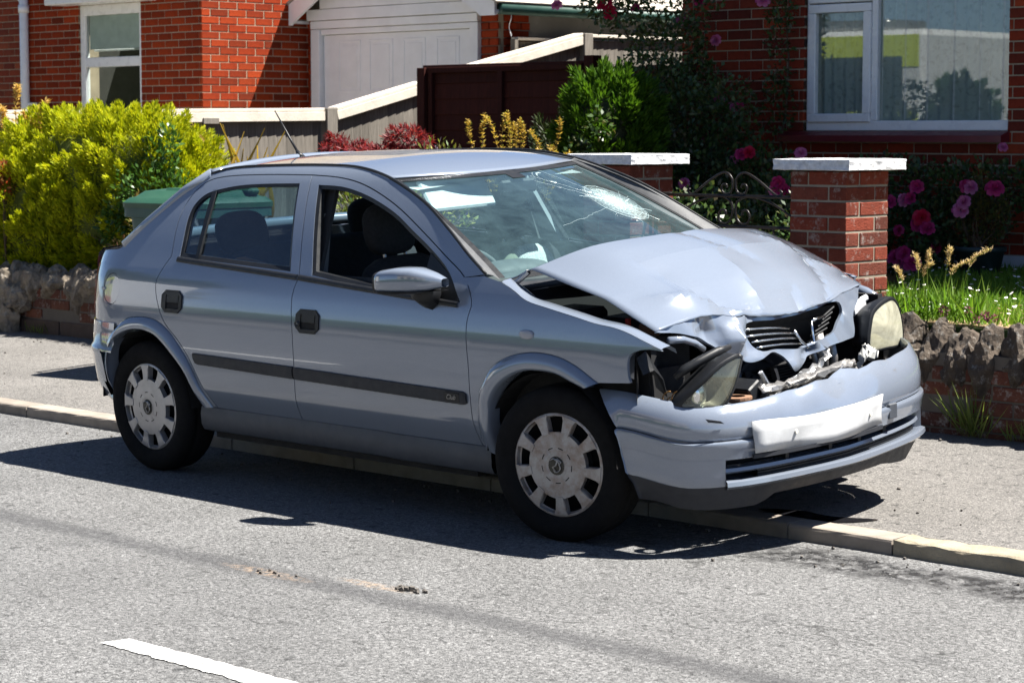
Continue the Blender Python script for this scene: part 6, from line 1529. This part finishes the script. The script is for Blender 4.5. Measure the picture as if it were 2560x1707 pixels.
RB = [((-2.797, 5.45, 1.201), 0, 1.2), ((-2.829, 5.35, 1.115), 1, 1.2), ((-2.775, 5.35, 1.124), 0, 1.2), ((-2.937, 5.35, 1.10), 0, 1.3), ((-2.615, 5.25, 1.006), 2, 1.5), ((-2.573, 5.25, .937), 0, 1.4), ((-2.654, 5.25, .966), 3, 1.3), ((-2.38, 5.45, 1.205), 1, 1.3), ((-2.417, 5.45, 1.212), 3, 1.2), ((-2.196, 5.45, 1.203), 3, 1.5), ((-2.362, 5.35, 1.112), 1, 1.3), ((-2.386, 5.35, 1.06), 1, 1.3), ((-2.742, 5.15, .745), 0, 1.6), ((-2.68, 5.15, .775), 0, 1.4), ((-2.616, 5.15, .724), 3, 1.6), ((-2.695, 5.15, .715), 1, 1.3), ((-2.467, 5.95, 1.46), 1, .9), ((-2.671, 5.5, .80), 0, 1.1), ((-2.83, 5.3, .92), 3, 1.0)]
wall_rose('rose_bush', 'dark rose bush with pink blooms below the white framed window', (-2.7, 5.6, .62),
  [((-2.9, 5.75, 1.15), (.4, .25, .22)), ((-2.5, 5.75, 1.2), (.5, .25, .18)), ((-2.1, 5.8, 1.2), (.4, .2, .2)), ((-2.8, 5.6, .92), (.35, .25, .22)), ((-2.55, 5.65, .95), (.35, .25, .2)), ((-3.3, 5.8, 1.2), (.4, .2, .22)), ((-3.0, 5.6, .8), (.4, .3, .2)), ((-2.65, 5.5, .76), (.2, .2, .12))],
  5600, 33, RB, [[(-2.8, 5.7, .62), (-2.85, 5.7, 1.0), (-2.9, 5.7, 1.3)], [(-2.6, 5.7, .62), (-2.4, 5.7, 1.0), (-2.3, 5.75, 1.3)]])
# potted shrub
pt = empty('plant_pot', (-2.365, 5.55, .625)); tag(pt, 'dark green plant pot on the lawn below the window', 'plant pot')
MB().lathe([(.0, .0), (.125, .0), (.155, .16), (.17, .165), (.172, .195), (.155, .197), (.15, .16), (.0, .155)], 28).build('pot', simple('pot_green', (.012, .03, .03), .5), pt, smooth=True)
shrub('potted_shrub', 'straggly brown green shrub growing in the plant pot', (-2.365, 5.55, .78), [((0, 0, .18), (.17, .15, .16)), ((-.05, 0, .34), (.14, .12, .12)), ((.08, 0, .30), (.14, .12, .14)), ((0, 0, .45), (.06, .06, .10))], 1700, .028, .008, leaf_mat('heath', [(.06, .04, .02), (.10, .09, .02), (.16, .14, .02), (.05, .05, .02)], .25), 41, .9)
# lawn blades, daisies
g = np.random.default_rng(51); n = 15000; x = g.uniform(-1.0, 1.3, n); y = 2.3+3.75*g.uniform(0, 1, n)
x = x-(y-2.3)*.55; k = (x > -3.2); x, y = x[k], y[k]; n = len(x)
LB = leaf_mat('grass_blade', [(.06, .14, .012), (.11, .22, .02), (.16, .26, .03)], .4)
leaves('lawn_grass', np.stack([x, y, np.full(n, .62)], 1), np.stack([g.normal(0, .45, n), g.normal(0, .45, n), np.ones(n)], 1), .075, .010, LB, None, .1, g); tag(bpy.data.objects['lawn_grass'], 'short green lawn grass behind the right hand wall', 'grass', kind='stuff')
n = 330; y = 2.35+3.2*g.uniform(0, 1, n)**1.6; x = g.uniform(-.95, 1.0, n)-(y-2.3)*.55; V = []
for i in range(n):
    c = np.array([x[i], y[i], .68+g.uniform(0, .03)]); t = g.normal(0, .3, 2)
    for j in range(6): a = j*math.pi/3; V.append(c+.011*np.array([math.cos(a), math.sin(a), t[0]*math.cos(a)+t[1]*math.sin(a)]))
tag(fast_mesh('daisies', np.array(V), 6, simple('daisy_white', (.75, .73, .68), .7), None), 'tiny white daisies dotted over the lawn', 'flowers', kind='stuff')
# grass clump with seed heads on the wall
gc = empty('seeding_grass', (-.50, 2.30, .62)); tag(gc, 'tall grass with feathery seed heads growing behind the stone topped wall', 'grass')
g = np.random.default_rng(61); Ps = []; Ds = []; mb = MB()
for (dx, h, ln) in ((-.16, .27, -.03), (-.06, .34, -.02), (.0, .36, .01), (.12, .38, .01), (.15, .32, .10), (.26, .38, .10), (-.02, .30, .05)):
    P = cr([(dx*.6, 0, 0), (dx*.8, 0, h*.5), (dx, 0, h*.85), (dx+ln, 0, h)], 8); mb.tube(P, np.linspace(.0035, .0015, len(P)), 4)
    for t in np.linspace(.60, 1, 42):
        q = P[int(t*(len(P)-1))]; 
        for s in range(3): Ps.append(q+g.normal(0, .004, 3)); Ds.append(np.array([g.normal(0, .9)+.2, g.normal(0, .6), .9]))
leaves('seed_head', np.array(Ps), np.array(Ds), .020, .0038, leaf_mat('seed_tan', [(.50, .38, .20), (.62, .50, .30), (.40, .28, .14)], .35), gc, .2, g); mb.build('stem', leaf_mat('grass_stem', [(.20, .28, .04), (.25, .32, .06)], .3), gc)
C = np.stack([g.uniform(-.25, .35, 210), g.uniform(-.06, .05, 210), np.zeros(210)], 1); leaves('blade', C, np.stack([g.normal(0, .45, 210), g.normal(0, .3, 210), np.ones(210)], 1), .22, .010, LB, gc, .35, g)
Ps = [];
for k in range(9):
    c = np.array([g.uniform(.05, .42), -.06+g.uniform(-.03, .03), g.uniform(.04, .10)]); d = norm(g.normal(size=(26, 3))); Ps.append(np.hstack([c+d*.008, d]))
Q = np.vstack(Ps); leaves('clover_head', Q[:, :3], Q[:, 3:], .020, .008, leaf_mat('clover', [(.16, .05, .09), (.22, .09, .12)], .3), gc, .2, g)
def tuft(loc, n, h, seed, label):
    p = empty('grass_tuft', loc); tag(p, label, 'grass', 'grass tufts along the foot of the walls'); g = np.random.default_rng(seed)
    leaves('blade', np.stack([g.normal(0, .05, n), g.normal(0, .02, n), np.zeros(n)], 1), np.stack([g.normal(0, .5, n), g.normal(-.2, .25, n), np.ones(n)], 1), h, .008, leaf_mat('tuft%d' % seed, [(.10, .16, .03), (.22, .26, .07)], .35), p, .3, g)
    P = cr([(.02, 0, 0), (.05, -.01, h*.7), (.09, -.02, h*1.25)], 5); MB().tube(P, .0016, 4).build('stem', STEMM, p)
    return p
tuft((-.02, 2.02, .125), 60, .24, 71, 'weedy grass tuft at the foot of the dark wall right of the bumper'); tuft((.25, 2.02, .125), 26, .13, 72, 'smaller grass tuft at the wall foot near the right edge')
tuft((-7.9, 2.0, .125), 20, .08, 73, 'short grass tuft at the foot of the left wall')

# ================================================================== ACROSS THE ROAD (seen mirrored in window glass and paint)
fe_ = empty('fire_engine', (-15.1, -6.5, 0)); tag(fe_, 'white fire engine with red and yellow bands, seen mirrored in the house window', 'fire engine')
FW = simple('engine_white', (.75, .76, .76), .25); FY = simple('engine_yellow', (.62, .72, .02), .3); FR = simple('engine_red', (.45, .015, .015), .25)
MB().bbox((0, 0, 1.75), (7.4, 2.3, 2.3), .08).build('body', FW, fe_); MB().bbox((0, 1.152, 2.62), (7.2, .012, .42), .003).build('upper_band', FY, fe_)
ck = MB()
for i in range(18):
    for j in range(2):
        if (i+j) % 2 == 0: ck.box((-3.4+i*.4, 1.158, 1.35+j*.32), (.40, .010, .32))
ck.build('chequer_band', FY, fe_); MB().bbox((0, 1.153, .95), (7.2, .012, .45), .003).build('lower_band', FR, fe_)
for x in (-2.2, -.8, .6): MB().bbox((x, 1.154, 1.95), (1.2, .014, .75), .01).build('locker_shutter', simple('shutter%d' % int(x*10), (.45, .45, .46), .35, .6), fe_)
for x in (1.6, 1.72): MB().bbox((x, 1.16, 2.0), (.06, .02, 1.5), .004).build('red_edge', FR, fe_)
MB().bbox((2.7, 1.155, 2.2), (1.3, .014, .7), .02).build('cab_window', BLACKP, fe_)
for x in (-2.4, 2.3):
    for y in (-.95, .95): MB().lathe([(0, -.14), (.30, -.14), (.50, -.12), (.50, .12), (.30, .14), (0, .14)], 28, 1, (x, y, .5)).build('wheel', RUBBER, fe_)
MB().bbox((0, .2, 3.0), (5.5, .9, .14), .03).build('ladder_gantry', STEEL, fe_)
for k in range(7):
    MB().prism([(-3.0+k*.95, 1.165, .75), (-2.75+k*.95, 1.165, .75), (-2.35+k*.95, 1.165, 1.15), (-2.6+k*.95, 1.165, 1.15)], (0, .006, 0)).build('chevron', FR if k % 2 else FY, fe_)
oh = empty('rendered_house', (4, -17, 0)); tag(oh, 'cream rendered house across the road, only mirrored in the car paint', 'house')
MB().box((0, -3, 2.4), (16, 6, 4.8)).build('wall', simple('cream_render', (.55, .50, .42), .9), oh)
MB().grid([[(x, y, z) for x in (-8.4, 8.4)] for y, z in ((.5, 4.7), (-3, 7.3), (-6.5, 4.7))]).build('roof', simple('slate', (.12, .10, .10), .8), oh, solid=.1)
for x in (-5.5, -2, 1.5, 5): MB().bbox((x, .02, 2.1), (1.5, .06, 1.3), .01).build('window', BLACKP, oh)
MB().bbox((-8, 5.5, .7), (26, .8, 1.2), .2).build('garden_hedge', simple('far_hedge', (.04, .08, .015), .9, 0, .4, 4), oh)
tr = empty('tree_belt', (-34, -12, 0)); tag(tr, 'dark belt of trees across the road, only mirrored in the window glass', 'trees')
lo, hi = (-22, -2, 0), (14, 2, 7); conifer(tr, np.array(lo, float), np.array(hi, float), 500, 26, leaf_mat('belt_leaf', [(.02, .05, .01), (.05, .10, .02)], .3), 'crown', 77, (.6, .3), .9, .8); core(tr, lo, hi, DKCORE)
